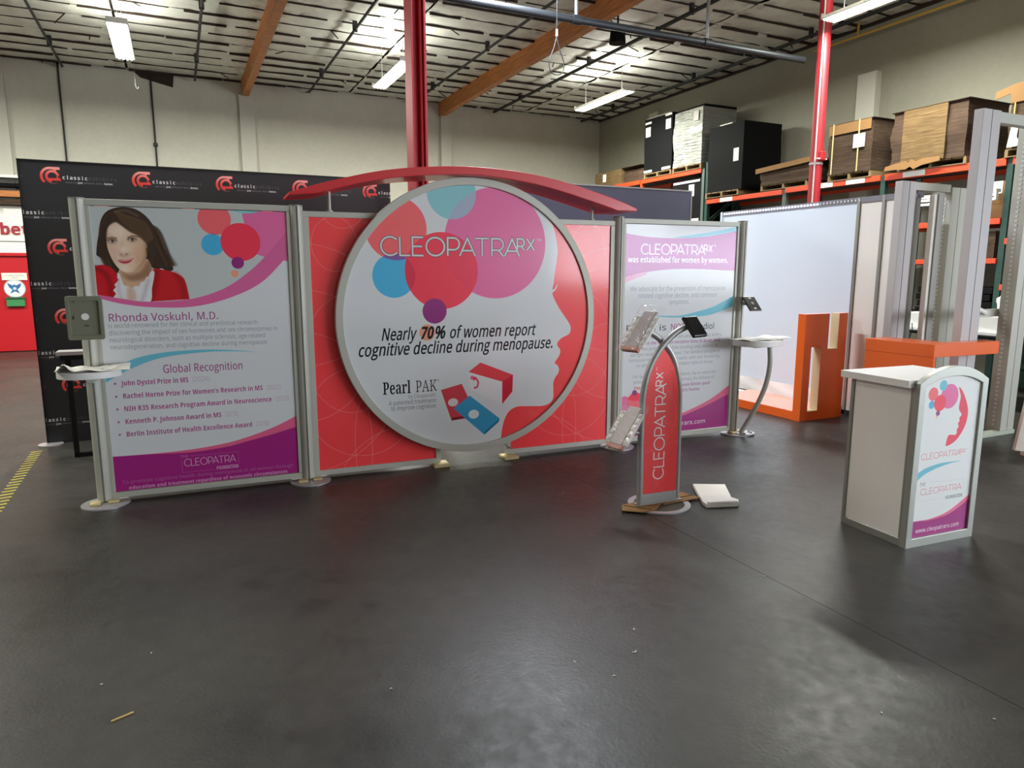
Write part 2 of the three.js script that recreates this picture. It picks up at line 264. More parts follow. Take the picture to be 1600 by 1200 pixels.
// ---------------------------------------------------------------- print artwork
class Art {
  constructor(x0, y0, x1, y1, w, bg) { this.x0 = x0; this.y1 = y1; this.w = x1 - x0; this.h = y1 - y0; this.y0 = y0; this.s = w / this.w; this.c = document.createElement('canvas'); this.c.width = w; this.c.height = Math.round(this.h * this.s); this.g = this.c.getContext('2d'); this.g.fillStyle = bg; this.g.fillRect(0, 0, this.c.width, this.c.height); }
  X(x) { return (x - this.x0) * this.s; } Y(y) { return (this.y1 - y) * this.s; }
  path(pts, smooth = true, close = true) {
    const g = this.g, q = pts.map((p) => [this.X(p[0]), this.Y(p[1])]), n = q.length; g.beginPath(); g.moveTo(...q[0]);
    for (let i = 0; i < (close && smooth ? n : n - 1); i++) {
      const a = q[(i - 1 + n) % n], b = q[i], c = q[(i + 1) % n], d = q[(i + 2) % n];
      if (!smooth) { g.lineTo(...c); continue; }
      const A = !close && i === 0 ? b : a, D = !close && i === n - 2 ? c : d;
      g.bezierCurveTo(b[0] + (c[0] - A[0]) / 6, b[1] + (c[1] - A[1]) / 6, c[0] - (D[0] - b[0]) / 6, c[1] - (D[1] - b[1]) / 6, c[0], c[1]);
    }
    if (close) g.closePath(); return g;
  }
  fill(pts, col, smooth = true) { this.path(pts, smooth); this.g.fillStyle = col; this.g.fill(); }
  band(top, bot, col) { // closed band between two smooth open curves
    const g = this.g, half = (pts, first) => { const q = pts.map((p) => [this.X(p[0]), this.Y(p[1])]), n = q.length; first ? g.moveTo(...q[0]) : g.lineTo(...q[0]); for (let i = 0; i < n - 1; i++) { const a = q[Math.max(0, i - 1)], b = q[i], c = q[i + 1], d = q[Math.min(n - 1, i + 2)]; g.bezierCurveTo(b[0] + (c[0] - a[0]) / 6, b[1] + (c[1] - a[1]) / 6, c[0] - (d[0] - b[0]) / 6, c[1] - (d[1] - b[1]) / 6, c[0], c[1]); } };
    g.beginPath(); half(top, true); half([...bot].reverse(), false); g.closePath(); g.fillStyle = col; g.fill();
  }
  line(pts, col, w, smooth = true, close = false) { const g = this.path(pts, smooth, close); g.strokeStyle = col; g.lineWidth = w * this.s; g.lineCap = 'round'; g.lineJoin = 'round'; g.stroke(); }
  circle(x, y, r, col, ry = r) { const g = this.g; g.beginPath(); g.ellipse(this.X(x), this.Y(y), r * this.s, ry * this.s, 0, 0, 7); g.fillStyle = col; g.fill(); }
  ring(x, y, rx, ry, col, w, rot = 0) { const g = this.g; g.beginPath(); g.ellipse(this.X(x), this.Y(y), rx * this.s, ry * this.s, rot, 0, 7); g.strokeStyle = col; g.lineWidth = w * this.s; g.stroke(); }
  text(str, x0, x1, y, size, col, font = 'sans-serif', weight = '', skew = 0, bold = 0) { // baseline at y, squeezed to run from x0 to x1
    const g = this.g; g.save(); g.font = weight + ' 100px ' + font; const w = g.measureText(str).width || 1, sy = size * this.s / 72;
    g.translate(this.X(x0), this.Y(y)); g.transform((x1 - x0) * this.s / w, 0, -skew * sy, sy, 0, 0); g.fillStyle = col; g.fillText(str, 0, 0); if (bold) { g.strokeStyle = col; g.lineWidth = bold; g.strokeText(str, 0, 0); } g.restore();
  }
  logo(x0, x1, y, cap, col, o = {}) { // the thin geometric wordmark, drawn in strokes
    const L = { C: [0.86, [['a', 0.5, 0.5, 0.5, 0.5, 45, 315]]], L: [0.56, [[0, 1, 0, 0, 0.56, 0]]], E: [0.6, [[0.6, 1, 0, 1, 0, 0, 0.6, 0], [0, 0.5, 0.53, 0.5]]], O: [1.04, [['a', 0.52, 0.5, 0.52, 0.5, 0, 360]]], P: [0.68, [['p', 0.68]]], A: [0.92, [[0, 0, 0.46, 1, 0.92, 0], [0.16, 0.3, 0.76, 0.3]]], T: [0.8, [[0, 1, 0.8, 1], [0.4, 1, 0.4, 0]]], R: [0.7, [['p', 0.7], [0.4, 0.36, 0.7, 0]]], X: [0.68, [[0, 1, 0.68, 0], [0.68, 1, 0, 0]]] };
    const gap = 0.17, word = o.word || 'CLEOPATRA', g = this.g; let tot = 0; const seq = [];
    const kern = { PA: -0.15, AT: -0.15, RA: -0.08, TR: 0.02, LE: -0.03, OP: 0.02 };
    [...word].forEach((ch, i) => { seq.push([ch, tot]); tot += L[ch][0] + gap + (kern[ch + word[i + 1]] || 0); }); tot -= gap;
    const kx = (x1 - x0) / tot, put = (ch, ox, oy, sx, sy) => {
      for (const st of L[ch][1]) {
        g.beginPath();
        if (st[0] === 'a') { for (let k = 0; k <= 40; k++) { const a = (st[5] + (st[6] - st[5]) * k / 40) * Math.PI / 180, X = this.X(ox + (st[1] + st[3] * Math.cos(a)) * sx), Y = this.Y(oy + (st[2] + st[4] * Math.sin(a)) * sy); k ? g.lineTo(X, Y) : g.moveTo(X, Y); } }
        else if (st[0] === 'p') { const w = st[1]; g.moveTo(this.X(ox), this.Y(oy)); g.lineTo(this.X(ox), this.Y(oy + sy)); g.lineTo(this.X(ox + (w - 0.32) * sx), this.Y(oy + sy)); for (let k = 0; k <= 20; k++) { const a = (90 - 180 * k / 20) * Math.PI / 180; g.lineTo(this.X(ox + (w - 0.32 + 0.32 * Math.cos(a)) * sx), this.Y(oy + (0.67 + 0.33 * Math.sin(a)) * sy)); } g.lineTo(this.X(ox), this.Y(oy + 0.34 * sy)); }
        else for (let k = 0; k < st.length; k += 2) { const X = this.X(ox + st[k] * sx), Y = this.Y(oy + st[k + 1] * sy); k ? g.lineTo(X, Y) : g.moveTo(X, Y); }
        g.stroke();
      }
    };
    const all = (c, w) => {
      g.strokeStyle = c; g.lineWidth = w * this.s; g.lineJoin = 'miter'; g.lineCap = 'butt';
      for (const [ch, ox] of seq) put(ch, x0 + ox * kx, y, kx, cap);
      if (o.rx) { const s = 0.62; put('R', x1 - 0.14 * cap, y + cap * 0.36, kx * s, cap * 0.66); put('X', x1 + 0.48 * kx, y + cap * 0.36, kx * 0.68, cap * 0.66); this.text('TM', x1 + 1.1 * kx, x1 + 1.42 * kx, y + cap * 0.92, cap * 0.13, c); }
    };
    if (o.edge) all(o.edge, cap * 0.17);
    all(col, cap * (o.w || 0.095));
  }
  material(rough = 0.34, extra = {}) { const t = new THREE.CanvasTexture(this.c); t.colorSpace = THREE.SRGBColorSpace; t.anisotropy = 8; return P('#ffffff', { map: t, roughness: rough, ...extra }); }
  uv(g) { const p = g.attributes.position, uv = new Float32Array(p.count * 2); for (let i = 0; i < p.count; i++) { uv[2 * i] = (p.getX(i) - this.x0) / this.w; uv[2 * i + 1] = (p.getY(i) - this.y0) / this.h; } g.setAttribute('uv', new THREE.BufferAttribute(uv, 2)); return g; }
}
const INK = { white: '#dddee1', coral: '#fa6a70', pink: '#ee6fa8', red: '#fb3a56', blue: '#4ab6e4', teal: '#8fcbd2', purple: '#962c7e', peach: '#f2a084', deep: '#aa2a82', swoosh: '#e0679f', sky: '#72c3d8', panel: '#ff4a4e' };
const GLOSS = { clearcoat: 0.34, clearcoatRoughness: 0.1, specularIntensity: 0.4 };
function bubbles(a, cx, cy, k, list) { for (const [x, y, r, col, al] of list) { a.g.globalAlpha = al ?? 1; a.circle(cx + x * k, cy + y * k, r * k, col); a.g.globalAlpha = 1; } }

// ---- round sign artwork (booth plane x, y)
const SX = 2.285, SY = 1.452, SR = 1.256;
function roundArt() {
  const a = new Art(SX - SR, SY - SR, SX + SR, SY + SR, 2048, INK.white), g = a.g;
  a.circle(1.545, 2.285, 0.285, INK.coral); a.circle(1.513, 1.86, 0.2, INK.blue);
  g.save(); g.beginPath(); g.ellipse(a.X(1.513), a.Y(1.86), 0.2 * a.s, 0.2 * a.s, 0, 0, 7); g.clip(); a.circle(1.545, 2.285, 0.285, '#8a5aa8'); g.restore();
  a.circle(2.52, 2.165, 0.525, INK.pink); a.circle(2.076, 2.62, 0.24, INK.teal);
  g.save(); g.beginPath(); g.ellipse(a.X(2.076), a.Y(2.62), 0.24 * a.s, 0.24 * a.s, 0, 0, 7); g.clip(); a.circle(2.52, 2.165, 0.525, '#a9b4cc'); g.restore();
  a.circle(1.972, 1.905, 0.357, INK.red);
  g.save(); g.beginPath(); g.ellipse(a.X(1.972), a.Y(1.905), 0.357 * a.s, 0.357 * a.s, 0, 0, 7); g.clip(); a.circle(1.513, 1.86, 0.2, '#e42c4c'); a.circle(2.52, 2.165, 0.525, '#f8375a'); g.restore();
  a.circle(1.893, 1.53, 0.118, INK.purple); a.circle(1.818, 1.33, 0.076, INK.peach);
  // face in profile: everything right of it is coral
  const face = [[3.02, 2.75], [3.05, 2.5], [3.075, 2.42], [3.125, 2.35], [3.161, 2.247], [3.18, 2.116], [3.173, 2.01], [3.153, 1.878], [3.142, 1.784], [3.129, 1.72], [3.138, 1.651], [3.209, 1.528], [3.293, 1.417], [3.338, 1.345], [3.34, 1.3], [3.32, 1.262], [3.243, 1.227], [3.197, 1.187], [3.192, 1.15], [3.222, 1.105], [3.216, 1.05], [3.163, 0.973], [3.19, 0.95], [3.212, 0.912], [3.205, 0.865], [3.17, 0.82], [3.148, 0.76], [3.15, 0.69], [3.147, 0.606], [3.11, 0.556], [3.02, 0.533], [2.84, 0.544], [2.74, 0.546], [2.66, 0.51], [2.61, 0.44], [2.578, 0.331], [2.555, 0.15]];
  a.band(face, [[3.7, 2.75], [3.7, 0.15]], INK.panel);
  a.fill([[3.116, 1.712], [3.15, 1.722], [3.185, 1.775], [3.172, 1.73], [3.14, 1.695], [3.12, 1.69]], INK.white);
  a.logo(1.4, 2.765, 2.045, 0.165, '#dfdde0', { rx: true, edge: '#7a5560' });
  a.text('Nearly', 1.372, 1.7, 1.27, 0.112, '#14161b', 'sans-serif', '', 0.19, 3); a.text('70', 1.745, 1.872, 1.272, 0.113, '#14161b', 'sans-serif', 'bold', 0.19, 3); a.text('%', 1.882, 1.99, 1.272, 0.113, '#14161b', 'sans-serif', '', 0.19, 7); a.text('of women report', 2.03, 2.935, 1.27, 0.112, '#14161b', 'sans-serif', '', 0.19, 3);
  a.text('cognitive decline during menopause.', 1.155, 3.14, 1.13, 0.112, '#14161b', 'sans-serif', '', 0.19, 3);
  // printed product: a box and two flat packs
  a.fill([[2.349, 1.017], [2.697, 0.875], [2.581, 0.812], [2.224, 0.93]], '#e8474f', false); a.fill([[2.224, 0.93], [2.581, 0.812], [2.578, 0.583], [2.232, 0.766]], '#e6e3e6', false); a.fill([[2.697, 0.875], [2.581, 0.812], [2.578, 0.583], [2.69, 0.706]], '#d42a3f', false);
  a.line([[2.27, 0.875], [2.3, 0.865], [2.325, 0.82], [2.31, 0.775], [2.285, 0.77]], '#e0305a', 0.016); a.circle(2.262, 0.872, 0.02, INK.pink); a.circle(2.283, 0.858, 0.016, INK.red);
  a.fill([[1.941, 0.77], [2.153, 0.817], [2.29, 0.53], [2.21, 0.47], [2.044, 0.46]], '#d84250', false); a.fill([[2.044, 0.46], [2.21, 0.48], [2.22, 0.5], [2.05, 0.487]], '#7d1c2c', false); a.circle(2.063, 0.64, 0.052, '#e8dcdc', 0.04);
  a.fill([[2.068, 0.578], [2.235, 0.695], [2.551, 0.44], [2.54, 0.405], [2.386, 0.287]], '#3a9cca', false); a.fill([[2.386, 0.287], [2.54, 0.405], [2.551, 0.44], [2.39, 0.318]], '#24749e', false); a.circle(2.275, 0.505, 0.055, '#dfe9ee', 0.045);
  a.text('Pearl', 1.376, 1.645, 0.762, 0.118, '#15161a', 'serif', 'bold'); a.text('PAK', 1.69, 1.9, 0.765, 0.112, '#3a3a40', 'serif'); a.text('TM', 1.9, 1.925, 0.86, 0.014, '#3a3a40');
  a.text('by CleopatraRX', 1.62, 1.89, 0.71, 0.036, '#8d8f95'); a.text('A patented treatment', 1.43, 1.893, 0.655, 0.042, '#74767c'); a.text('to improve cognition', 1.45, 1.892, 0.602, 0.042, '#74767c');
  return a;
}
// ---- left panel artwork
function leftArt() {
  const a = new Art(-0.9, 0.07, 0.625, 2.42, 1024, INK.white), g = a.g;
  const sw = [[-0.9, 1.722], [-0.712, 1.684], [-0.514, 1.654], [-0.203, 1.671], [0.06, 1.754], [0.266, 1.893], [0.44, 2.06], [0.64, 2.3]];
  a.band([[-0.9, 2.42], [0.64, 2.42]], sw, '#c6cccb');
  // pink sweep on the right and under the picture
  a.fill([[0.25, 2.45], [0.246, 2.36], [0.27, 2.25], [0.3, 2.14], [0.335, 2.05], [0.357, 2.039], [0.418, 2.018], [0.64, 1.98], [0.64, 2.45]], INK.pink, false); a.fill([[0.17, 2.42], [0.2, 2.392], [0.27, 2.383], [0.35, 2.392], [0.38, 2.42]], INK.teal);
  a.band(sw, [[-0.9, 1.70], [-0.696, 1.639], [-0.457, 1.607], [-0.165, 1.611], [0.121, 1.683], [0.374, 1.81], [0.587, 2.025], [0.64, 2.09]], INK.swoosh);
  a.circle(0.026, 2.33, 0.128, INK.coral); a.circle(0.0, 2.122, 0.088, INK.blue); a.circle(0.22, 2.145, 0.158, INK.red); a.circle(0.187, 1.972, 0.05, INK.purple); a.circle(0.158, 1.88, 0.031, INK.peach);
  g.save(); g.beginPath(); g.ellipse(a.X(0.0), a.Y(2.122), 0.088 * a.s, 0.088 * a.s, 0, 0, 7); g.clip(); a.circle(0.026, 2.33, 0.128, '#8a5aa8'); g.restore();
  // the printed portrait: a smiling woman with brown hair, red jacket, white ruffled blouse
  g.save(); a.path([[-0.9, 2.42], [0.64, 2.42], ...[...sw].reverse()], false); g.clip();
  const grad = (x0, y0, x1, y1, c) => { const q = g.createLinearGradient(a.X(x0), a.Y(y0), a.X(x1), a.Y(y1)); c.forEach(([t, k]) => q.addColorStop(t, k)); return q; };
  const soft = (px, f) => { g.save(); g.filter = 'blur(' + px + 'px)'; f(); g.restore(); };
  const jacket = '#d01c28';
  // hair at the back, jacket, neck, blouse
  a.fill([[-0.85, 2.055], [-0.839, 2.122], [-0.82, 2.202], [-0.801, 2.295], [-0.76, 2.362], [-0.692, 2.397], [-0.619, 2.404], [-0.548, 2.389], [-0.479, 2.337], [-0.429, 2.257], [-0.403, 2.183], [-0.384, 2.101], [-0.35, 2.047], [-0.336, 1.978], [-0.31, 1.919], [-0.354, 1.9], [-0.397, 1.925], [-0.435, 1.915], [-0.5, 1.95], [-0.6, 1.96], [-0.7, 1.905], [-0.727, 1.878], [-0.77, 1.862], [-0.811, 1.885], [-0.82, 1.921], [-0.793, 1.962], [-0.815, 2.0], [-0.85, 2.025]], '#3a2b22');
  soft(5, () => { for (let k = 0; k < 60; k++) { const t = rnd(), x = -0.5 + 0.13 * t; a.line([[x - 0.14 * (1 - t * 0.5), 2.36 - 0.1 * t], [x - 0.02, 2.22], [x + 0.025, 2.08], [x + 0.05 + rr(-0.02, 0.05), 1.95]], ['rgba(110,82,60,0.5)', 'rgba(70,50,38,0.6)', 'rgba(34,24,18,0.6)'][k % 3], 0.011); } for (let k = 0; k < 26; k++) { const x = -0.82 + 0.06 * rnd(); a.line([[x + 0.05, 2.3], [x, 2.16], [x - 0.01, 2.04], [x + 0.03 + rr(-0.02, 0.03), 1.9]], ['rgba(104,78,58,0.5)', 'rgba(44,32,24,0.6)'][k % 2], 0.01); } });
  a.fill([[-0.9, 1.935], [-0.86, 1.945], [-0.811, 1.951], [-0.76, 1.93], [-0.722, 1.88], [-0.7, 1.8], [-0.74, 1.65], [-0.9, 1.66]], jacket);
  a.fill([[-0.46, 1.912], [-0.386, 1.912], [-0.311, 1.894], [-0.25, 1.858], [-0.224, 1.803], [-0.206, 1.671], [-0.21, 1.62], [-0.53, 1.62], [-0.48, 1.769]], jacket);
  soft(9, () => { a.line([[-0.87, 1.93], [-0.79, 1.86], [-0.77, 1.7]], 'rgba(120,8,20,0.6)', 0.03); a.line([[-0.43, 1.9], [-0.46, 1.77], [-0.5, 1.64]], 'rgba(120,8,20,0.6)', 0.03); a.line([[-0.3, 1.88], [-0.255, 1.8], [-0.24, 1.66]], 'rgba(120,8,20,0.5)', 0.03); });
  a.fill([[-0.7, 1.92], [-0.706, 1.84], [-0.69, 1.76], [-0.639, 1.72], [-0.56, 1.74], [-0.5, 1.82], [-0.47, 1.93], [-0.5, 2.0], [-0.62, 1.96]], '#d6ad8c');
  soft(8, () => a.fill([[-0.69, 1.9], [-0.64, 1.87], [-0.55, 1.9], [-0.49, 1.99], [-0.47, 1.9], [-0.53, 1.84], [-0.64, 1.83]], 'rgba(120,78,56,0.6)'));
  a.fill([[-0.708, 1.885], [-0.722, 1.855], [-0.716, 1.83], [-0.745, 1.795], [-0.738, 1.775], [-0.757, 1.75], [-0.742, 1.722], [-0.76, 1.69], [-0.74, 1.65], [-0.515, 1.64], [-0.478, 1.77], [-0.452, 1.885], [-0.466, 1.905], [-0.484, 1.888], [-0.496, 1.86], [-0.515, 1.852], [-0.53, 1.822], [-0.556, 1.812], [-0.57, 1.784], [-0.6, 1.782], [-0.62, 1.768], [-0.65, 1.782], [-0.68, 1.792], [-0.69, 1.83]], '#e8e4e6');
  soft(7, () => { a.fill([[-0.655, 1.775], [-0.62, 1.77], [-0.6, 1.72], [-0.61, 1.65], [-0.66, 1.65]], 'rgba(214,170,146,0.75)'); a.line([[-0.5, 1.84], [-0.53, 1.74], [-0.56, 1.66]], 'rgba(150,146,158,0.6)', 0.016); a.line([[-0.71, 1.84], [-0.72, 1.76], [-0.7, 1.67]], 'rgba(160,156,166,0.6)', 0.012); });
  // face
  const faceP = [[-0.772, 2.2], [-0.774, 2.14], [-0.771, 2.083], [-0.752, 2.01], [-0.727, 1.955], [-0.694, 1.912], [-0.65, 1.891], [-0.604, 1.899], [-0.552, 1.933], [-0.511, 1.99], [-0.488, 2.059], [-0.482, 2.141], [-0.51, 2.22], [-0.586, 2.28], [-0.668, 2.3], [-0.74, 2.27]];
  a.fill(faceP, grad(-0.78, 2.1, -0.475, 2.05, [[0, '#e2bd9f'], [0.3, '#f4d8bf'], [0.65, '#eccaac'], [1, '#c99a76']]));
  g.save(); a.path(faceP); g.clip();
  soft(9, () => { a.fill([[-0.5, 2.2], [-0.47, 2.2], [-0.47, 1.9], [-0.6, 1.88], [-0.53, 1.97], [-0.5, 2.06]], 'rgba(150,100,70,0.6)'); a.fill([[-0.775, 2.14], [-0.73, 2.16], [-0.7, 2.135], [-0.73, 2.115]], 'rgba(170,125,98,0.6)'); a.fill([[-0.625, 2.15], [-0.59, 2.175], [-0.55, 2.155], [-0.59, 2.13]], 'rgba(170,125,98,0.6)'); a.line([[-0.66, 2.14], [-0.685, 2.07], [-0.69, 2.045]], 'rgba(190,140,112,0.55)', 0.012); a.line([[-0.69, 2.028], [-0.66, 2.022], [-0.626, 2.034]], 'rgba(150,96,74,0.75)', 0.014); a.line([[-0.726, 2.025], [-0.728, 1.99], [-0.712, 1.965]], 'rgba(186,134,106,0.5)', 0.012); a.line([[-0.59, 2.04], [-0.566, 2.01], [-0.572, 1.975]], 'rgba(186,134,106,0.55)', 0.012); a.circle(-0.722, 2.06, 0.03, 'rgba(236,170,150,0.4)'); a.circle(-0.565, 2.07, 0.035, 'rgba(236,170,150,0.4)'); a.circle(-0.66, 1.925, 0.03, 'rgba(255,236,220,0.5)'); a.circle(-0.662, 2.075, 0.018, 'rgba(255,240,226,0.7)'); a.fill([[-0.75, 2.26], [-0.66, 2.24], [-0.66, 2.19], [-0.75, 2.19]], 'rgba(255,236,218,0.45)'); });
  soft(2.2, () => {
    for (const [x, y] of [[-0.734, 2.138], [-0.593, 2.151]]) { a.fill([[x - 0.03, y - 0.001], [x, y + 0.011], [x + 0.029, y + 0.001], [x, y - 0.01]], '#efe6df'); a.circle(x + 0.002, y + 0.001, 0.0115, '#4a3a30'); a.line([[x - 0.032, y + 0.001], [x, y + 0.014], [x + 0.031, y + 0.003]], '#4a352a', 0.007); a.line([[x - 0.028, y - 0.006], [x, y - 0.013], [x + 0.026, y - 0.004]], 'rgba(120,84,66,0.8)', 0.004); }
    a.line([[-0.768, 2.156], [-0.734, 2.166], [-0.703, 2.158]], 'rgba(96,66,48,0.85)', 0.009); a.line([[-0.622, 2.166], [-0.589, 2.18], [-0.546, 2.174]], 'rgba(96,66,48,0.85)', 0.009);
    a.fill([[-0.707, 1.992], [-0.676, 1.993], [-0.656, 1.99], [-0.63, 1.996], [-0.594, 2.004], [-0.625, 1.972], [-0.66, 1.962], [-0.69, 1.971]], '#c02a3c'); a.line([[-0.7, 1.99], [-0.66, 1.983], [-0.602, 1.999]], '#f4e2dc', 0.007); a.line([[-0.685, 2.034], [-0.676, 2.031]], '#8a5a46', 0.006); a.line([[-0.646, 2.034], [-0.636, 2.038]], '#8a5a46', 0.006);
  });
  g.restore();
  // fringe and side locks over the face
  soft(3, () => {
    a.fill([[-0.79, 2.12], [-0.775, 2.2], [-0.752, 2.25], [-0.701, 2.286], [-0.655, 2.255], [-0.599, 2.21], [-0.54, 2.182], [-0.5, 2.145], [-0.485, 2.08], [-0.46, 2.0], [-0.42, 2.15], [-0.45, 2.29], [-0.55, 2.385], [-0.68, 2.39], [-0.78, 2.32], [-0.82, 2.2]], '#46342a');
    for (let k = 0; k < 40; k++) { const t = k / 40; a.line([[-0.69 + 0.02 * t, 2.37 - 0.02 * t], [-0.66 + 0.1 * t, 2.3 + 0.02 * t], [-0.58 + 0.1 * t, 2.215 + 0.06 * t], [-0.49 + 0.05 * t, 2.13 + 0.04 * t]], ['rgba(140,106,72,0.55)', 'rgba(90,66,48,0.6)', 'rgba(52,38,28,0.6)'][k % 3], 0.008); }
    for (let k = 0; k < 14; k++) a.line([[-0.72, 2.34], [-0.76 - 0.002 * k, 2.26], [-0.778 - 0.003 * k, 2.14], [-0.79 + rr(-0.01, 0.02), 2.0]], k % 2 ? 'rgba(84,62,46,0.6)' : 'rgba(40,28,22,0.6)', 0.007);
    a.line([[-0.7, 2.365], [-0.62, 2.378], [-0.54, 2.34]], 'rgba(128,108,92,0.45)', 0.02);
    a.line([[-0.49, 2.08], [-0.48, 2.0], [-0.455, 1.94]], 'rgba(60,42,32,0.8)', 0.02);
  });
  g.restore();
  a.text('Rhonda Voskuhl, M.D.', -0.815, 0.01, 1.5, 0.062, '#9c3a7c');
  const body = ['is world-renowned for her clinical and preclinical research', 'discovering the impact of sex hormones and sex chromosomes in', 'neurological disorders, such as multiple sclerosis, age-related', 'neurodegeneration, and cognitive decline during menopause'];
  body.forEach((s, i) => a.text(s, -0.818, [0.32, 0.48, 0.375, 0.386][i], 1.448 - i * 0.058, 0.038, '#9a9da2'));
  a.band([[-0.9, 1.01], [-0.862, 1.046], [-0.692, 1.175], [-0.443, 1.232], [-0.125, 1.244], [0.12, 1.228], [0.3, 1.204]], [[-0.9, 0.985], [-0.82, 1.035], [-0.676, 1.112], [-0.445, 1.19], [-0.125, 1.222], [0.12, 1.218], [0.3, 1.203]], INK.sky);
  a.text('Global Recognition', -0.449, 0.178, 1.06, 0.068, '#9c3a7c');
  [['John Dystel Prize in MS', -0.26, '(2024)', -0.095], ['Rachel Horne Prize for Women\u2019s Research in MS', 0.33, '(2022)', 0.482], ['NIH R35 Research Program Award in Neuroscience', 0.4, '(2023)', 0.547], ['Kenneth P. Johnson Award in MS', -0.02, '(2018)', 0.115], ['Berlin Institute of Health Excellence Award', 0.225, '(2018)', 0.364]].forEach(([s, x1, d, x2], i) => { const y = 0.972 - i * 0.107; a.circle(-0.806, y + 0.02, 0.009, '#b06a9a'); a.text(s, -0.76, x1, y, 0.042, '#b0508c', 'sans-serif', 'bold'); a.text(d, x1 + 0.03, x2, y, 0.042, '#cdb8c8'); });
  const top = [[-0.9, 0.385], [-0.6, 0.38], [-0.29, 0.386], [0, 0.415], [0.208, 0.462], [0.42, 0.53], [0.64, 0.63]];
  a.band(top, [[-0.9, 0.05], [0.64, 0.05]], '#ea6790'); a.band([[-0.9, 0.384], [-0.6, 0.376], [-0.29, 0.362], [0, 0.382], [0.159, 0.412], [0.4, 0.462], [0.64, 0.52]], [[-0.9, 0.05], [0.64, 0.05]], INK.deep);
  a.logo(-0.34, 0.07, 0.243, 0.062, '#e0a8cc'); a.g.globalAlpha = 0.75; a.text('THE', -0.372, -0.305, 0.318, 0.026, '#d694c0'); a.text('FOUNDATION', -0.09, 0.09, 0.184, 0.03, '#f0d4e6', 'sans-serif', 'bold'); a.line([[-0.29, 0.33], [0.095, 0.33], [0.095, 0.225]], '#c87ab0', 0.003, false); a.line([[-0.36, 0.3], [-0.36, 0.19], [-0.1, 0.19]], '#c87ab0', 0.003, false); a.g.globalAlpha = 1;
  a.text('To promote cognitive health during menopause in all women through', -0.82, 0.556, 0.142, 0.03, '#b86aa0'); a.text('education and treatment regardless of economic circumstances', -0.776, 0.5, 0.09, 0.03, '#d79cc4', 'sans-serif', 'bold');
  return a;
}
// ---- right panel artwork
function rightArt() {
  const a = new Art(3.97, 0.075, 5.5, 2.41, 1024, INK.white);
  a.band([[4.6, 2.262], [4.9, 2.3], [5.2, 2.345], [5.5, 2.4]], [[4.6, 2.262], [4.9, 2.265], [5.2, 2.3], [5.5, 2.345]], INK.sky);
  a.band([[3.95, 2.31], [4.15, 2.28], [4.366, 2.262], [4.698, 2.258], [5.07, 2.28], [5.5, 2.352]], [[3.95, 1.82], [4.1, 1.853], [4.244, 1.886], [4.5, 1.915], [4.75, 1.926], [5.06, 1.924], [5.5, 1.905]], '#c03ca6');
  a.band([[3.95, 1.822], [4.1, 1.853], [4.3, 1.892]], [[3.95, 1.742], [4.1, 1.803], [4.3, 1.868]], '#f0a0c4');
  a.logo(4.222, 5.06, 2.083, 0.105, '#ffffff', { rx: true, w: 0.12 });
  a.text('was established for women by women.', 4.06, 5.384, 1.995, 0.062, '#ffffff', 'sans-serif', 'bold');
  [['We advocate for the prevention of menopause', 4.095, 5.37, 1.688], ['related cognitive decline, and common', 4.2, 5.257, 1.613], ['symptoms.', 4.6, 4.875, 1.54]].forEach(([s, x0, x1, y]) => a.text(s, x0, x1, y, 0.05, '#a9a2b4'));
  a.band([[4.2, 1.452], [4.4, 1.424], [4.6, 1.415], [4.795, 1.418], [5.143, 1.486], [5.3, 1.54], [5.5, 1.628]], [[4.2, 1.449], [4.4, 1.415], [4.6, 1.398], [4.8, 1.392], [5.118, 1.405], [5.3, 1.445], [5.5, 1.505]], INK.sky);
  a.text('Estriol is', 4.049, 4.58, 1.255, 0.068, '#24252b'); a.text('NOT', 4.63, 4.83, 1.255, 0.068, '#9c3a7c'); a.text('Estradiol', 4.87, 5.238, 1.25, 0.068, '#24252b');
  const L = [['Estriol is safe for the brain and body. Our entry', 4.15, 5.343, 1.165], ['affects the estrogen receptor beta in brain and', 4.2, 5.32, 1.103], ['provide protection, while binding only weakly to', 4.16, 5.3, 1.04], ['estrogen receptor alpha in breast. The standard estrogen in', 4.12, 5.33, 0.978], ['hormone replacement is estradiol, with use limited by', 4.1, 5.33, 0.918], ['its estrogen effects on the receptor alpha in breast.', 4.2, 5.25, 0.858], ['For use with your doctor\u2019s guidance, fax or email the', 4.16, 5.29, 0.735], ['prescription to the partner pharmacy for delivery of', 4.17, 5.27, 0.675], ['Pearl PAK 12-month menopause blister pack\u2019', 4.18, 5.22, 0.61], ['to the patient\u2019s home.', 4.5, 5.08, 0.548]];
  L.forEach(([s, x0, x1, y], i) => a.text(s, x0, x1, y, 0.037, [1, 8, 9].includes(i) ? '#b07aa8' : '#9fa3a9', 'sans-serif', [1, 8, 9].includes(i) ? 'bold' : ''));
  bubbles(a, 0, 0, 1, [[4.06, 0.46, 0.085, INK.pink], [4.2, 0.48, 0.1, INK.red], [4.188, 0.575, 0.032, INK.purple], [4.235, 0.62, 0.018, INK.peach]]);
  a.band([[3.95, 0.19], [4.3, 0.2], [4.6, 0.235], [4.848, 0.3], [5.203, 0.422], [5.5, 0.585]], [[3.95, 0.05], [5.5, 0.05]], '#ea6790');
  a.band([[3.95, 0.188], [4.3, 0.192], [4.6, 0.218], [4.849, 0.268], [5.146, 0.352], [5.5, 0.478]], [[3.95, 0.05], [5.5, 0.05]], INK.deep);
  a.text('www.cleopatrarx.com', 4.35, 5.172, 0.155, 0.05, '#f2e6ee');
  return a;
}
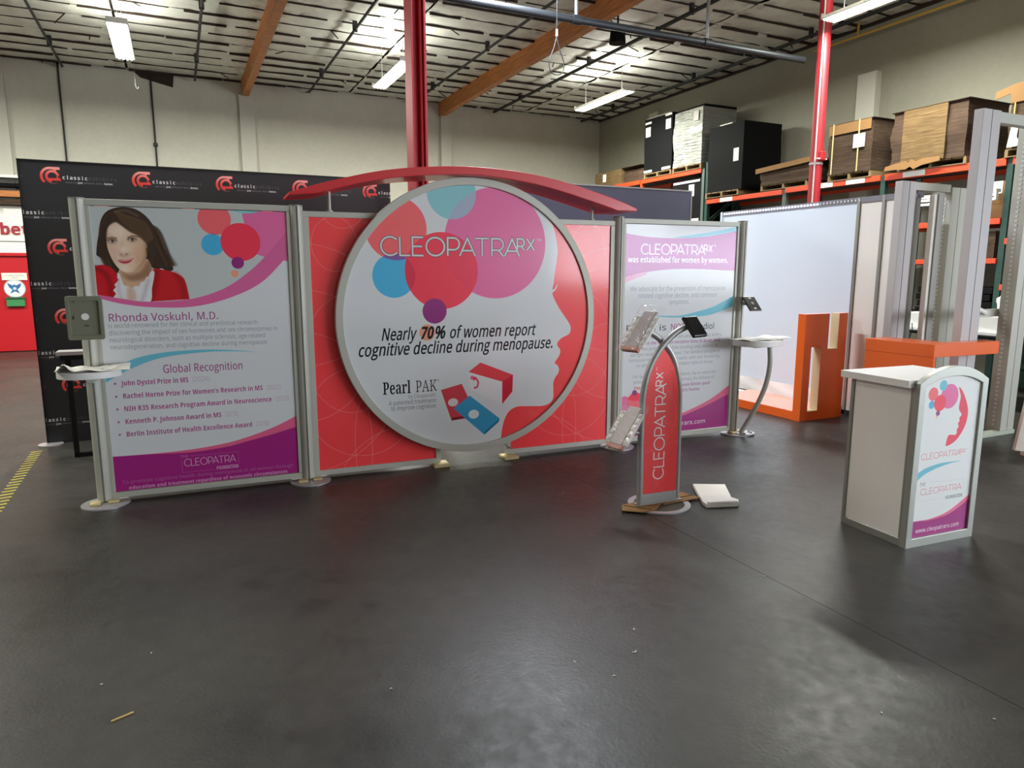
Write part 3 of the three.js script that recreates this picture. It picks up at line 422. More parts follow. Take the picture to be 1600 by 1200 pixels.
// ---- red side fields of the centre bay, with faint line circles
function redArt(x0, x1, rings) { const a = new Art(x0, 0.08, x1, 2.37, 1024, INK.panel); for (const [x, y, rx, ry, rot] of rings) a.ring(x, y, rx, ry, 'rgba(255,190,180,0.34)', 0.008, rot || 0); return a; }
// ---- kiosk strip
function kioskArt() {
  const a = new Art(-0.03, 0.09, 0.35, 1.33, 512, INK.panel), g = a.g;
  for (const [x, y, rx, ry] of [[0.0, 0.75, 0.3, 0.3], [0.32, 0.3, 0.22, 0.22], [0.05, 0.28, 0.1, 0.2], [0.3, 0.9, 0.2, 0.24]]) a.ring(x, y, rx, ry, 'rgba(255,190,180,0.3)', 0.004);
  const b = new Art(0, 0, 1.05, 0.2, 1400, INK.panel); b.g.clearRect(0, 0, b.c.width, b.c.height); b.logo(0.03, 0.825, 0.055, 0.098, '#f4eef0', { rx: true, w: 0.1 });
  g.save(); g.translate(a.X(0.155), a.Y(0.68)); g.rotate(-Math.PI / 2); const w = 1.04 * a.s; g.drawImage(b.c, -w * 0.47, -w * 0.2 / 1.05 * 0.5, w, w * 0.2 / 1.05); g.restore();
  return a;
}
// ---- counter front
function counterArt() {
  const a = new Art(0.045, 0.06, 0.615, 1.22, 640, '#eeefee');
  bubbles(a, 0, 0, 1, [[0.147, 1.078, 0.046, INK.coral], [0.14, 1.004, 0.028, INK.blue], [0.306, 1.053, 0.086, INK.pink], [0.237, 1.132, 0.037, INK.sky], [0.219, 1.012, 0.057, INK.red], [0.208, 0.942, 0.019, INK.purple], [0.199, 0.915, 0.008, INK.peach]]);
  a.fill([[0.39, 1.112], [0.431, 1.081], [0.478, 1.008], [0.505, 0.935], [0.498, 0.853], [0.459, 0.78], [0.401, 0.726], [0.326, 0.7], [0.318, 0.725], [0.328, 0.765], [0.344, 0.778], [0.402, 0.774], [0.414, 0.789], [0.413, 0.813], [0.427, 0.83], [0.418, 0.854], [0.43, 0.871], [0.426, 0.892], [0.444, 0.913], [0.438, 0.925], [0.413, 0.954], [0.411, 0.989], [0.416, 1.047]], '#f03a56');
  a.logo(0.09, 0.475, 0.622, 0.042, '#e88f9a', { w: 0.11, rx: true });
  a.band([[0.03, 0.51], [0.09, 0.54], [0.149, 0.561], [0.23, 0.575], [0.307, 0.582], [0.4, 0.582], [0.49, 0.578]], [[0.03, 0.44], [0.09, 0.488], [0.145, 0.518], [0.23, 0.544], [0.311, 0.56], [0.4, 0.573], [0.49, 0.577]], INK.sky);
  a.text('THE', 0.1, 0.156, 0.432, 0.027, '#8e9299'); a.logo(0.115, 0.52, 0.368, 0.043, '#e88f9a', { w: 0.11 }); a.text('FOUNDATION', 0.367, 0.538, 0.31, 0.025, '#70757c', 'sans-serif', 'bold'); a.line([[0.2, 0.452], [0.54, 0.44], [0.54, 0.36]], '#d8d4d8', 0.002, false); a.line([[0.1, 0.4], [0.1, 0.325], [0.34, 0.32]], '#d8d4d8', 0.002, false);
  return a;
}

// ---------------------------------------------------------------- the display wall
const Z0 = -6.438, TURN = -DB;
function frameRails(t, x0, x1, y0, y1, w = 0.05, side = 0.03) {
  mesh('top_rail', [rbx(x0, x1, y1 - w, y1, -0.02, 0.02, 0.004)], m.alu, t); mesh('bottom_rail', [rbx(x0, x1, y0, y0 + w, -0.02, 0.02, 0.004)], m.alu, t);
  mesh('side_rail', [rbx(x0, x0 + side, y0 + w, y1 - w, -0.02, 0.02, 0.004)], m.alu, t); mesh('side_rail', [rbx(x1 - side, x1, y0 + w, y1 - w, -0.02, 0.02, 0.004)], m.alu, t);
}
function graphic(t, a, x0, x1, y0, y1, cx, rough = 0.24, gloss = GLOSS) { const g = bx(x0, x1, y0, y1, -0.006, 0.006); a.uv(g); g.translate(-cx, 0, 0); return mesh('graphic', g, a.material(rough, gloss), t, true); }
{
  const postShape = new THREE.Shape(); // round extrusion with four slots
  for (let k = 0; k < 4; k++) { const a0 = k * Math.PI / 2 + 0.13, a1 = (k + 1) * Math.PI / 2 - 0.13, R = 0.056; for (let i = 0; i <= 8; i++) { const a = a0 + (a1 - a0) * i / 8; (k + i ? postShape.lineTo(R * Math.cos(a), R * Math.sin(a)) : postShape.moveTo(R * Math.cos(a), R * Math.sin(a))); } const am = a1 + 0.13; for (const d of [-0.006, 0.006]) postShape.lineTo(0.038 * Math.cos(am) - d * Math.sin(am), 0.038 * Math.sin(am) + d * Math.cos(am)); }
  const pg = extrude(postShape, 2.44); pg.rotateX(-Math.PI / 2); pg.translate(0, 0.015, 0);
  const posts = [[-0.954, 'silver post at the left end of the display wall'], [0.683, 'silver post between the portrait panel and the round sign'], [3.938, 'silver post right of the round sign'], [5.575, 'silver post at the right end of the display wall']];
  posts.forEach(([x, label], i) => {
    const t = thing('display_post', label, 'post', B(x, 0, Z0), TURN);
    mesh('pole', pg.clone(), m.alu, t); mesh('cap', [cyl(0.057, 0.012, 0, 2.46, 0, 28)], m.aluDark, t);
    mesh('base_plate', [cyl(0.18, 0.012, 0.01, 0.007, 0.06, 40)], m.steelPlate, t);
    mesh('shim', [rbx(-0.1, -0.02, 0.014, 0.034, 0.04, 0.13, 0.006)], m.shim, t); mesh('shim', [rbx(0.03, 0.11, 0.014, 0.03, 0.02, 0.1, 0.006)], m.shim, t);
  });
  let t, a;
  // left panel
  a = leftArt(); t = thing('graphic_panel', 'white panel with a portrait of a woman in a red jacket', 'display panel', B(-0.136, 0, Z0), TURN);
  frameRails(t, -0.765, 0.765, 0.03, 2.46); graphic(t, a, -0.885, 0.61, 0.083, 2.405, -0.136);
  // right panel
  a = rightArt(); t = thing('graphic_panel', 'white panel with a purple band and paragraphs of small text, behind the slim kiosk', 'display panel', B(4.757, 0, Z0), TURN);
  frameRails(t, -0.765, 0.765, 0.03, 2.45); graphic(t, a, 3.985, 5.485, 0.09, 2.395, 4.757);
  // red fields
  const ringsL = [[1.0, 2.14, 0.2, 0.24], [1.08, 2.48, 0.2, 0.2], [0.65, 1.6, 0.75, 0.55], [0.6, 0.95, 0.6, 0.42], [1.2, 0.6, 0.48, 0.42, 0.2], [1.12, 1.15, 0.42, 0.55], [1.2, 0.28, 0.08, 0.42], [1.7, -0.15, 0.75, 0.6], [0.6, 0.9, 0.95, 0.85]];
  a = redArt(0.7, 1.95, ringsL); t = thing('graphic_panel', 'coral red panel behind the left edge of the round sign', 'display panel', B(1.32, 0, Z0), TURN);
  frameRails(t, -0.585, 0.63, 0.03, 2.42, 0.05, 0.05); graphic(t, a, 0.76, 1.9, 0.08, 2.37, 1.32);
  a = redArt(2.65, 3.92, ringsL.map(([x, y, rx, ry, r]) => [4.6 - x - 0.02, y, rx, ry, -(r || 0)])); t = thing('graphic_panel', 'coral red panel behind the right edge of the round sign', 'display panel', B(3.28, 0, Z0), TURN);
  frameRails(t, -0.63, 0.605, 0.04, 2.42, 0.05, 0.05); graphic(t, a, 2.7, 3.86, 0.09, 2.37, 3.28);
  for (const [x, label] of [[1.94, 'pale wooden shim under the coral panel left of the round sign foot'], [2.68, 'pale wooden shim under the coral panel right of the round sign foot']]) { t = thing('wooden_shim', label, 'shim', B(x, 0, Z0 + 0.02), TURN); mesh('shim_block', [rbx(-0.08, 0.08, 0, 0.032, -0.08, 0.08, 0.006)], m.shim, t); }
  // round sign
  a = roundArt(); t = thing('round_sign', 'large white round sign with overlapping circles and a face in profile', 'sign', B(SX, 0, Z0), TURN);
  const ringS = new THREE.Shape(); ringS.absarc(0, SY, 1.312, 0, Math.PI * 2); const hole = new THREE.Path(); hole.absarc(0, SY, 1.25, 0, Math.PI * 2, true); ringS.holes.push(hole);
  const rg = extrude(ringS, 0.08, { curveSegments: 96, bevelEnabled: true, bevelSize: 0.004, bevelThickness: 0.004, bevelSegments: 2 }); rg.translate(0, 0, 0.024); mesh('ring_frame', rg, m.alu, t);
  const dg = new THREE.CylinderGeometry(1.256, 1.256, 0.03, 128); dg.rotateX(Math.PI / 2); dg.translate(SX, SY, 0.07); a.uv(dg); dg.translate(-SX, 0, 0); mesh('graphic', dg, a.material(0.24, GLOSS), t, true);
  mesh('foot_bracket', [tube([[0.3, 0.2, 0.02], [0.36, 0.14, 0.05], [0.43, 0.1, 0.02]], 0.006, 10, 6)], m.aluDark, t);
  // arched canopy on two rods
  t = thing('arched_canopy', 'glossy red arched canopy above the round sign', 'canopy', B(0, 0, Z0), TURN);
  const topC = [[0.614, 2.545], [0.935, 2.646], [1.374, 2.755], [1.811, 2.815], [2.28, 2.838], [2.812, 2.805], [3.306, 2.72], [3.78, 2.6], [4.001, 2.524]], curve = new THREE.SplineCurve(topC.map((p) => new THREE.Vector2(...p))), N = 64;
  const upper = curve.getPoints(N), lower = upper.map((p) => new THREE.Vector2(p.x, p.y - (0.062 + 0.03 * Math.max(0, Math.min(1, (p.x - 2.4) / 1.0))) * Math.min(1, 0.16 + Math.min(p.x - 0.614, 4.001 - p.x) / 0.26)));
  const cs = new THREE.Shape([...upper, ...lower.reverse()]); const cg = extrude(cs, 0.47, { bevelEnabled: true, bevelSize: 0.006, bevelThickness: 0.006, bevelSegments: 2 }); cg.translate(0, 0, -0.235); mesh('arch', toCreasedNormals(cg, 0.3), m.lacquer, t);
  for (const x of [0.97, 3.615]) { mesh('rod', [cyl(0.014, 0.19, x, 2.51, 0, 14)], m.alu, t); mesh('rod_flange', [cyl(0.03, 0.012, x, 2.425, 0, 18)], m.alu, t); }
}

// ---------------------------------------------------------------- shelves and tablet mounts on the posts
{
  const oval = (rx, rz, y0, y1, cx, cz) => { const s = new THREE.Shape(); s.absellipse(0, 0, rx, rz, 0, Math.PI * 2); const g = extrude(s, y1 - y0, { curveSegments: 40, bevelEnabled: true, bevelSize: 0.006, bevelThickness: 0.006, bevelSegments: 2 }); g.rotateX(-Math.PI / 2); g.translate(cx, y0, cz); return g; };
  let t = thing('wall_shelf', 'small white oval shelf on the leftmost silver post', 'shelf', B(-0.95, 0, Z0), TURN);
  mesh('shelf_board', [oval(0.215, 0.17, 1.09, 1.132, 0.0, 0.2)], m.whiteTop, t); mesh('bracket', [rbx(-0.03, 0.03, 1.03, 1.085, 0.04, 0.2, 0.006)], m.alu, t);
  t = thing('foam_wrap', 'crumpled white foam sheet lying on the left oval shelf', 'foam sheet', B(-0.92, 1.142, Z0 + 0.21), TURN);
  { const g = new THREE.PlaneGeometry(0.5, 0.32, 30, 18); g.rotateX(-Math.PI / 2); const p = g.attributes.position; for (let i = 0; i < p.count; i++) { const x = p.getX(i), z = p.getZ(i); let y = 0.008 + 0.006 * Math.sin(x * 31 + z * 17) + 0.005 * Math.sin(z * 43 - x * 11); if (x < -0.13 && z > -0.1) y += 0.085 * Math.exp(-Math.pow((x + 0.19) / 0.035, 2)) * (0.35 + z * 2); if (x > 0.12) y += 0.02 * (x - 0.12) / 0.13 + 0.008 * Math.sin(z * 30); p.setY(i, Math.max(0.004, y)); p.setX(i, x + 0.02 * Math.sin(z * 9)); } g.computeVertexNormals();
    const b = g.clone(); b.scale(1, 1, 1); b.translate(0, -0.003, 0); b.index.array.reverse(); b.computeVertexNormals(); mesh('sheet', [g, b], m.foam, t); mesh('folded_edge', [tube([[0.08, 0.012, 0.12], [0.16, 0.024, 0.08], [0.22, 0.026, 0.0], [0.24, 0.022, -0.08]], 0.014, 16, 8)], m.foam, t); }
  t = thing('tablet_mount', 'grey-green empty tablet mount on the leftmost silver post', 'tablet mount', B(-0.94, 1.545, Z0), TURN);
  const body = new THREE.Shape(); const rrct = (s, x, y, w, h, r) => { s.moveTo(x + r, y); s.lineTo(x + w - r, y); s.absarc(x + w - r, y + r, r, -Math.PI / 2, 0); s.lineTo(x + w, y + h - r); s.absarc(x + w - r, y + h - r, r, 0, Math.PI / 2); s.lineTo(x + r, y + h); s.absarc(x + r, y + h - r, r, Math.PI / 2, Math.PI); s.lineTo(x, y + r); s.absarc(x + r, y + r, r, Math.PI, Math.PI * 1.5); };
  rrct(body, -0.12, -0.165, 0.24, 0.33, 0.014); const inner = new THREE.Path(); rrct(inner, -0.1, -0.135, 0.2, 0.27, 0.006); body.holes.push(inner);
  const rim = extrude(body, 0.024, { curveSegments: 6, bevelEnabled: true, bevelSize: 0.003, bevelThickness: 0.003, bevelSegments: 2 }); rim.translate(0, 0, 0.2); mesh('rim', rim, m.greyGreen, t);
  const mp = new THREE.Group(); mp.name = 'back_plate_assembly';
  const plate = mesh('back_plate', [bx(-0.11, 0.11, -0.15, 0.15, 0.198, 0.206)], m.greyGreen, t);
  { const c = new THREE.CylinderGeometry(0.026, 0.026, 0.006, 28); c.rotateX(Math.PI / 2); c.translate(0, 0.01, 0.208); mesh('round_hole', [c], m.foam, plate); mesh('slot', [bx(-0.012, 0.02, -0.063, -0.055, 0.206, 0.2085)], m.greyGreenDark, plate); mesh('slot', [bx(-0.086, -0.074, -0.01, 0.018, 0.206, 0.2085)], m.greyGreenDark, plate); mesh('clip', [bx(-0.065, 0.055, 0.115, 0.132, 0.206, 0.214)], m.greyGreen, plate); for (const [x, y] of [[-0.06, 0.055], [0.06, 0.055], [-0.06, -0.045], [0.06, -0.045]]) { const s = new THREE.CylinderGeometry(0.009, 0.009, 0.004, 12); s.rotateX(Math.PI / 2); s.translate(x, y, 0.207); mesh('screw', [s], m.greyGreen, plate); } }
  mesh('arm', [rbx(-0.03, 0.03, -0.03, 0.03, 0.05, 0.2, 0.006)], m.alu, t);
  // right shelf with bowed leg
  t = thing('shelf_stand', 'white oval shelf with one bowed silver leg at the right end of the display wall', 'shelf', B(5.62, 0, Z0), TURN);
  mesh('shelf_board', [oval(0.29, 0.24, 1.075, 1.13, 0.03, 0.26)], m.whiteTop, t); mesh('under_plate', [bx(-0.12, 0.16, 1.055, 1.075, 0.05, 0.38)], m.aluDark, t);
  mesh('leg', [tube([[0.12, 1.06, 0.36], [0.125, 0.85, 0.37], [0.105, 0.6, 0.34], [0.05, 0.3, 0.24], [-0.02, 0.02, 0.12]], 0.027, 32, 14)], m.alu, t); mesh('foot_plate', [cyl(0.12, 0.012, 0.02, 0.019, 0.13, 32)], m.steelPlate, t); for (const [x, z] of [[0.09, 0.13], [-0.03, 0.2], [0.08, 0.18]]) mesh('bolt', [cyl(0.012, 0.014, x, 0.03, z, 8)], m.aluDark, t);
  t = thing('foam_wrap', 'white foam sheet lying on the right oval shelf', 'foam sheet', B(5.66, 1.137, Z0 + 0.27), TURN);
  { const g = new THREE.PlaneGeometry(0.6, 0.36, 24, 14); g.rotateX(-Math.PI / 2); const p = g.attributes.position; for (let i = 0; i < p.count; i++) { const x = p.getX(i), z = p.getZ(i); p.setY(i, 0.008 + 0.007 * Math.sin(x * 23 + z * 19) + (x > 0.15 ? (x - 0.15) * 0.12 : 0)); } g.computeVertexNormals(); const b = g.clone(); b.translate(0, -0.003, 0); b.index.array.reverse(); b.computeVertexNormals(); mesh('sheet', [g, b], m.foam, t); mesh('folded_edge', [tube([[-0.28, 0.012, 0.15], [-0.1, 0.02, 0.175], [0.12, 0.016, 0.17]], 0.01, 14, 8)], m.foam, t); }
  t = thing('tablet_mount', 'small black tablet mount on the rightmost silver post', 'tablet mount', B(5.62, 1.535, -6.27), TURN);
  const pb = rbx(-0.085, 0.085, -0.105, 0.105, -0.01, 0.01, 0.009, 3); pb.rotateX(-0.75); const bp = mesh('back_plate', [pb], m.blackPlastic, t);
  const on = (g, x, y) => { g.translate(x, y, 0.011); g.rotateX(-0.75); return g; };
  const kc = new THREE.CylinderGeometry(0.02, 0.02, 0.004, 20); kc.rotateX(Math.PI / 2); mesh('round_hole', [on(kc, 0, 0)], m.aluDark, bp); mesh('label', [on(new THREE.BoxGeometry(0.035, 0.02, 0.003), 0, 0.075)], m.labelWhite, bp); mesh('label', [on(new THREE.BoxGeometry(0.035, 0.02, 0.003), 0, -0.075)], m.labelWhite, bp);
  mesh('arm', [bar([-0.045, 0.0, -0.12], [0, 0, -0.012], 0.02, 12)], m.aluDark, t);
}

// ---------------------------------------------------------------- slim kiosk with crossing tubes
const KT = -0.063, KP = [3.293, 0, -4.47];
const KL = (x, y, z = 0) => [KP[0] + x * Math.cos(KT) + z * Math.sin(KT), y, KP[2] - x * Math.sin(KT) + z * Math.cos(KT)];
{
  const t = thing('kiosk', 'slim red kiosk with two crossing silver tubes and a wordmark running upwards', 'kiosk', KP, KT);
  mesh('tube', [tube([[-0.03, 0.03, 0.022], [-0.034, 0.35, 0.022], [-0.036, 0.65, 0.022], [-0.025, 0.95, 0.022], [0.02, 1.13, 0.022], [0.085, 1.25, 0.022], [0.172, 1.35, 0.022], [0.27, 1.425, 0.022], [0.375, 1.468, 0.022]], 0.025, 80, 18)], m.silverTube, t);
  mesh('tube', [tube([[0.352, 0.03, -0.022], [0.352, 0.35, -0.022], [0.35, 0.65, -0.022], [0.34, 0.97, -0.022], [0.292, 1.17, -0.022], [0.232, 1.275, -0.022], [0.155, 1.355, -0.022], [0.06, 1.42, -0.022], [-0.06, 1.465, -0.022]], 0.025, 80, 18)], m.silverTube, t);
  const left = [[-0.012, 0.66], [0.0, 0.94], [0.042, 1.12], [0.1, 1.225], [0.16, 1.302]], right = [[0.22, 1.225], [0.27, 1.14], [0.315, 0.96], [0.327, 0.66]];
  const a = kioskArt(), pg = extrude(shapeOf([[-0.01, 0.105], ...left, ...right, [0.327, 0.105]]), 0.012); pg.translate(0, 0, -0.006); a.uv(pg); mesh('graphic', pg, a.material(0.32, GLOSS), t, true);
  mesh('lower_plate', [rbx(-0.012, 0.33, 0.028, 0.104, -0.012, 0.012, 0.004)], m.silverTube, t);
  const rs = new THREE.Shape(); rs.absarc(0, 0, 0.255, 0, Math.PI * 2); const rh = new THREE.Path(); rh.absarc(0, 0, 0.205, 0, Math.PI * 2, true); rs.holes.push(rh); const rg = extrude(rs, 0.012, { curveSegments: 48 }); rg.rotateX(-Math.PI / 2); rg.translate(0.165, 0.001, 0.01); mesh('base_ring', rg, m.steelPlate, t);
  mesh('base_disc', [cyl(0.205, 0.008, 0.165, 0.005, 0.01, 48)], M('#57534d', 0.85), t); mesh('base_bar', [bx(-0.05, 0.38, 0.01, 0.03, -0.03, 0.03)], m.steelPlate, t);
  const tb = thing('tablet', 'black tablet tilted on the right arm of the slim kiosk', 'tablet', KL(0.415, 1.462, 0.05), KT);
  const basis = (u, v) => { const U = V(...u).normalize(), n = U.clone().cross(V(...v)).normalize(), W = n.clone().cross(U); return new THREE.Matrix4().makeBasis(U, W, n); };
  const tm = basis([0.946, 0, -0.293], [-0.198, 0.83, -0.638]); mesh('body', [rbx(-0.09, 0.09, -0.098, 0.098, -0.016, 0.016, 0.014, 3).applyMatrix4(tm)], m.blackPlastic, tb); const sg = new THREE.BoxGeometry(0.155, 0.17, 0.002); sg.translate(0, 0, 0.0165); sg.applyMatrix4(tm); mesh('screen', [sg], P('#0b0b0d', { roughness: 0.12 }), tb);
  // cardboard under the feet
  const c1 = thing('cardboard_sheet', 'brown cardboard scrap under the left foot of the kiosk', 'cardboard', KL(-0.03, 0.014, 0.05), KT + 0.2), s1 = extrude(shapeOf([[-0.19, 0.02], [-0.08, -0.1], [0.06, -0.11], [0.19, -0.03], [0.17, 0.1], [-0.1, 0.12]]), 0.006); s1.rotateX(-Math.PI / 2); mesh('sheet', s1, m.cardPlain, c1);
  mesh('crease', [bar([-0.1, 0.008, -0.09], [0.02, 0.008, 0.1], 0.0025, 6)], m.cardDark, c1);
  const c2 = thing('cardboard_sheet', 'brown cardboard scrap under the right foot of the kiosk', 'cardboard', KL(0.36, 0.014, -0.01), KT), s2 = extrude(shapeOf([[-0.19, -0.08], [0.2, -0.05], [0.14, 0.14], [-0.15, 0.11]]), 0.006); s2.rotateX(-Math.PI / 2); mesh('sheet', s2, m.cardPlain, c2);
  mesh('crease', [bar([-0.17, 0.008, 0.0], [0.17, 0.008, -0.03], 0.0025, 6)], m.cardDark, c2);
  // foam tray on the floor
  const fp = thing('foam_tray', 'flat white foam sheet lying on the floor right of the kiosk', 'foam sheet', [4.01, 0, -4.4]);
  const fs = shapeOf([[0.01, 0.292], [0.25, 0.165], [0.05, -0.13], [0.06, -0.2], [0.0, -0.27], [-0.25, -0.185], [-0.235, -0.12]].map(([x, z]) => [x, z])); const fg = extrude(fs, 0.022, { bevelEnabled: true, bevelSize: 0.006, bevelThickness: 0.005, bevelSegments: 2 }); fg.rotateX(-Math.PI / 2); fg.translate(0, 0.006, 0); mesh('sheet', fg, m.foam, fp);
  const lp = tube([[-0.24, 0.035, 0.18], [-0.12, 0.04, 0.225], [0.0, 0.037, 0.262]], 0.014, 12, 8); mesh('rolled_lip', [lp], m.foam, fp);
  // two wrapped tablet holders
  const bag = (label, pos, lean, turn, len, wid) => {
    const b = thing('wrapped_tablet', label, 'wrapped tablet', pos, turn);
    const holder = basis([0.3, 0, 0.954], lean);
    const G = (g) => g.applyMatrix4(holder);
    mesh('tablet_holder', [G(rbx(-wid * 0.33, wid * 0.33, -len / 2 + 0.03, len / 2, -0.012, 0.012, 0.008))], m.tabletGrey, b);
    mesh('lower_edge', [G(rbx(-wid * 0.42, wid * 0.42, -len / 2 - 0.005, -len / 2 + 0.03, -0.02, 0.02, 0.008))], M('#b86a58', 0.6), b);
    for (const s of [-1, 1]) { mesh('bubble_strip', [G(rbx(s * wid * 0.45 - 0.026, s * wid * 0.45 + 0.026, -len / 2 + 0.03, len / 2 - 0.05, -0.014, 0.014, 0.012))], m.bubble, b); for (let k = 0; k < 5; k++) { const q = new THREE.SphereGeometry(0.021, 14, 10); q.scale(1, 1, 0.6); q.translate(s * wid * 0.45, -len / 2 + 0.065 + k * (len - 0.14) / 4, 0.016); mesh('bubble', [G(q)], m.bubble, b); } }
    const f = new THREE.PlaneGeometry(wid * 1.28, len * 1.16, 26, 34), p = f.attributes.position; for (let i = 0; i < p.count; i++) { const x = p.getX(i), y = p.getY(i), e = Math.pow(Math.abs(x) / (wid * 0.64), 6), n = nB[((Math.floor(x * 900) + 4000) % 512) * 512 + (Math.floor(y * 900) + 4000) % 512]; p.setZ(i, 0.042 * (1 - e) + 0.012 * (n - 0.5) + 0.006 * Math.sin(x * 60 + y * 90)); } f.computeVertexNormals(); mesh('clear_bag', [G(f)], m.plastic, b);
  };
  bag('clear-wrapped tablet holder on the upper left arm of the kiosk', KL(-0.085, 1.445, 0.05), [0.73, 0.89, -0.226], KT, 0.38, 0.2);
  bag('clear-wrapped tablet holder low at the left side of the kiosk', KL(-0.2, 0.69, 0.05), [0.73, 0.89, -0.226], KT, 0.38, 0.2);
  mesh('side_arm', [bar([-0.2, 0.66, 0.03], [-0.03, 0.62, 0.022], 0.012, 10)], m.silverTube, t);
}

// ---------------------------------------------------------------- white counter
{
  const t = thing('reception_counter', 'white counter with silver edges and an arched front with a face logo', 'counter', [4.425, 0, -2.962], -0.071);
  const W = 0.662, D = 0.56, arch = (x) => 1.155 + 0.105 * (1 - Math.pow((x - W / 2) / (W / 2), 2));
  const outer = [[0, 0], [W, 0]]; for (let i = 0; i <= 24; i++) { const x = W * (1 - i / 24); outer.push([x, arch(x)]); }
  const s = shapeOf(outer), inn = []; for (let i = 0; i <= 24; i++) { const x = 0.05 + (W - 0.1) * i / 24; inn.push([x, arch(x) - 0.062 + 0.012 * Math.abs(2 * i / 24 - 1)]); } inn.push([W - 0.05, 0.06], [0.05, 0.06]); const h = new THREE.Path(inn.map((p) => new THREE.Vector2(...p))); s.holes.push(h);
  const fr = extrude(s, 0.04, { bevelEnabled: true, bevelSize: 0.003, bevelThickness: 0.003, bevelSegments: 2 }); fr.translate(0, 0, -0.04); mesh('front_frame', fr, M('#a9aba3', 0.4, 0.5), t);
  const a = counterArt(); a.band([[0.03, 0.184], [0.14, 0.182], [0.232, 0.183], [0.377, 0.207], [0.487, 0.252], [0.63, 0.33]], [[0.03, 0], [0.63, 0]], '#f07098');
  const b2 = a; b2.band([[0.03, 0.183], [0.14, 0.178], [0.234, 0.173], [0.395, 0.19], [0.5, 0.226], [0.63, 0.295]], [[0.03, 0], [0.63, 0]], INK.deep);
  a.text('www.cleopatrarx.com', 0.102, 0.536, 0.093, 0.032, '#f6ecf2');
  const pg = extrude(shapeOf(inn.map(([x, y]) => [x, y])), 0.01); pg.translate(0, 0, -0.022); a.uv(pg); mesh('graphic', pg, a.material(0.35, { clearcoat: 0.2, clearcoatRoughness: 0.2 }), t, true);
  const al = M('#9a9c94', 0.4, 0.5);
  mesh('side_panel', [bx(0.01, 0.02, 0.05, 1.12, -D + 0.03, -0.04)], m.whiteLam, t); mesh('side_panel', [bx(W - 0.02, W - 0.01, 0.05, 1.12, -D + 0.03, -0.04)], m.whiteLam, t);
  mesh('side_rail', [rbx(0, 0.03, 0, 0.055, -D, -0.04, 0.003)], al, t); mesh('side_rail', [rbx(W - 0.03, W, 0, 0.055, -D, -0.04, 0.003)], al, t);
  for (const x of [0.015, W - 0.015]) for (const z of [-D + 0.015, -0.05]) mesh('corner_profile', [rbx(x - 0.016, x + 0.016, 0.055, 1.125, z - 0.014, z + 0.014, 0.003)], al, t);
  mesh('back_panel', [bx(0.02, W - 0.02, 0.02, 1.1, -D + 0.012, -D + 0.022)], m.whiteLam, t);
  const top = extrude(shapeOf([[-0.05, 0.045], [W - 0.01, 0.045], [W + 0.02, D + 0.05], [-0.05, D + 0.05]]), 0.045, { bevelEnabled: true, bevelSize: 0.003, bevelThickness: 0.003, bevelSegments: 2 }); top.rotateX(-Math.PI / 2); top.translate(0, 1.128, 0); mesh('counter_top', top, m.whiteTop, t);
  mesh('latch', [rbx(W - 0.03, W + 0.012, 1.14, 1.16, -0.06, -0.03, 0.004)], m.aluLight, t);
}

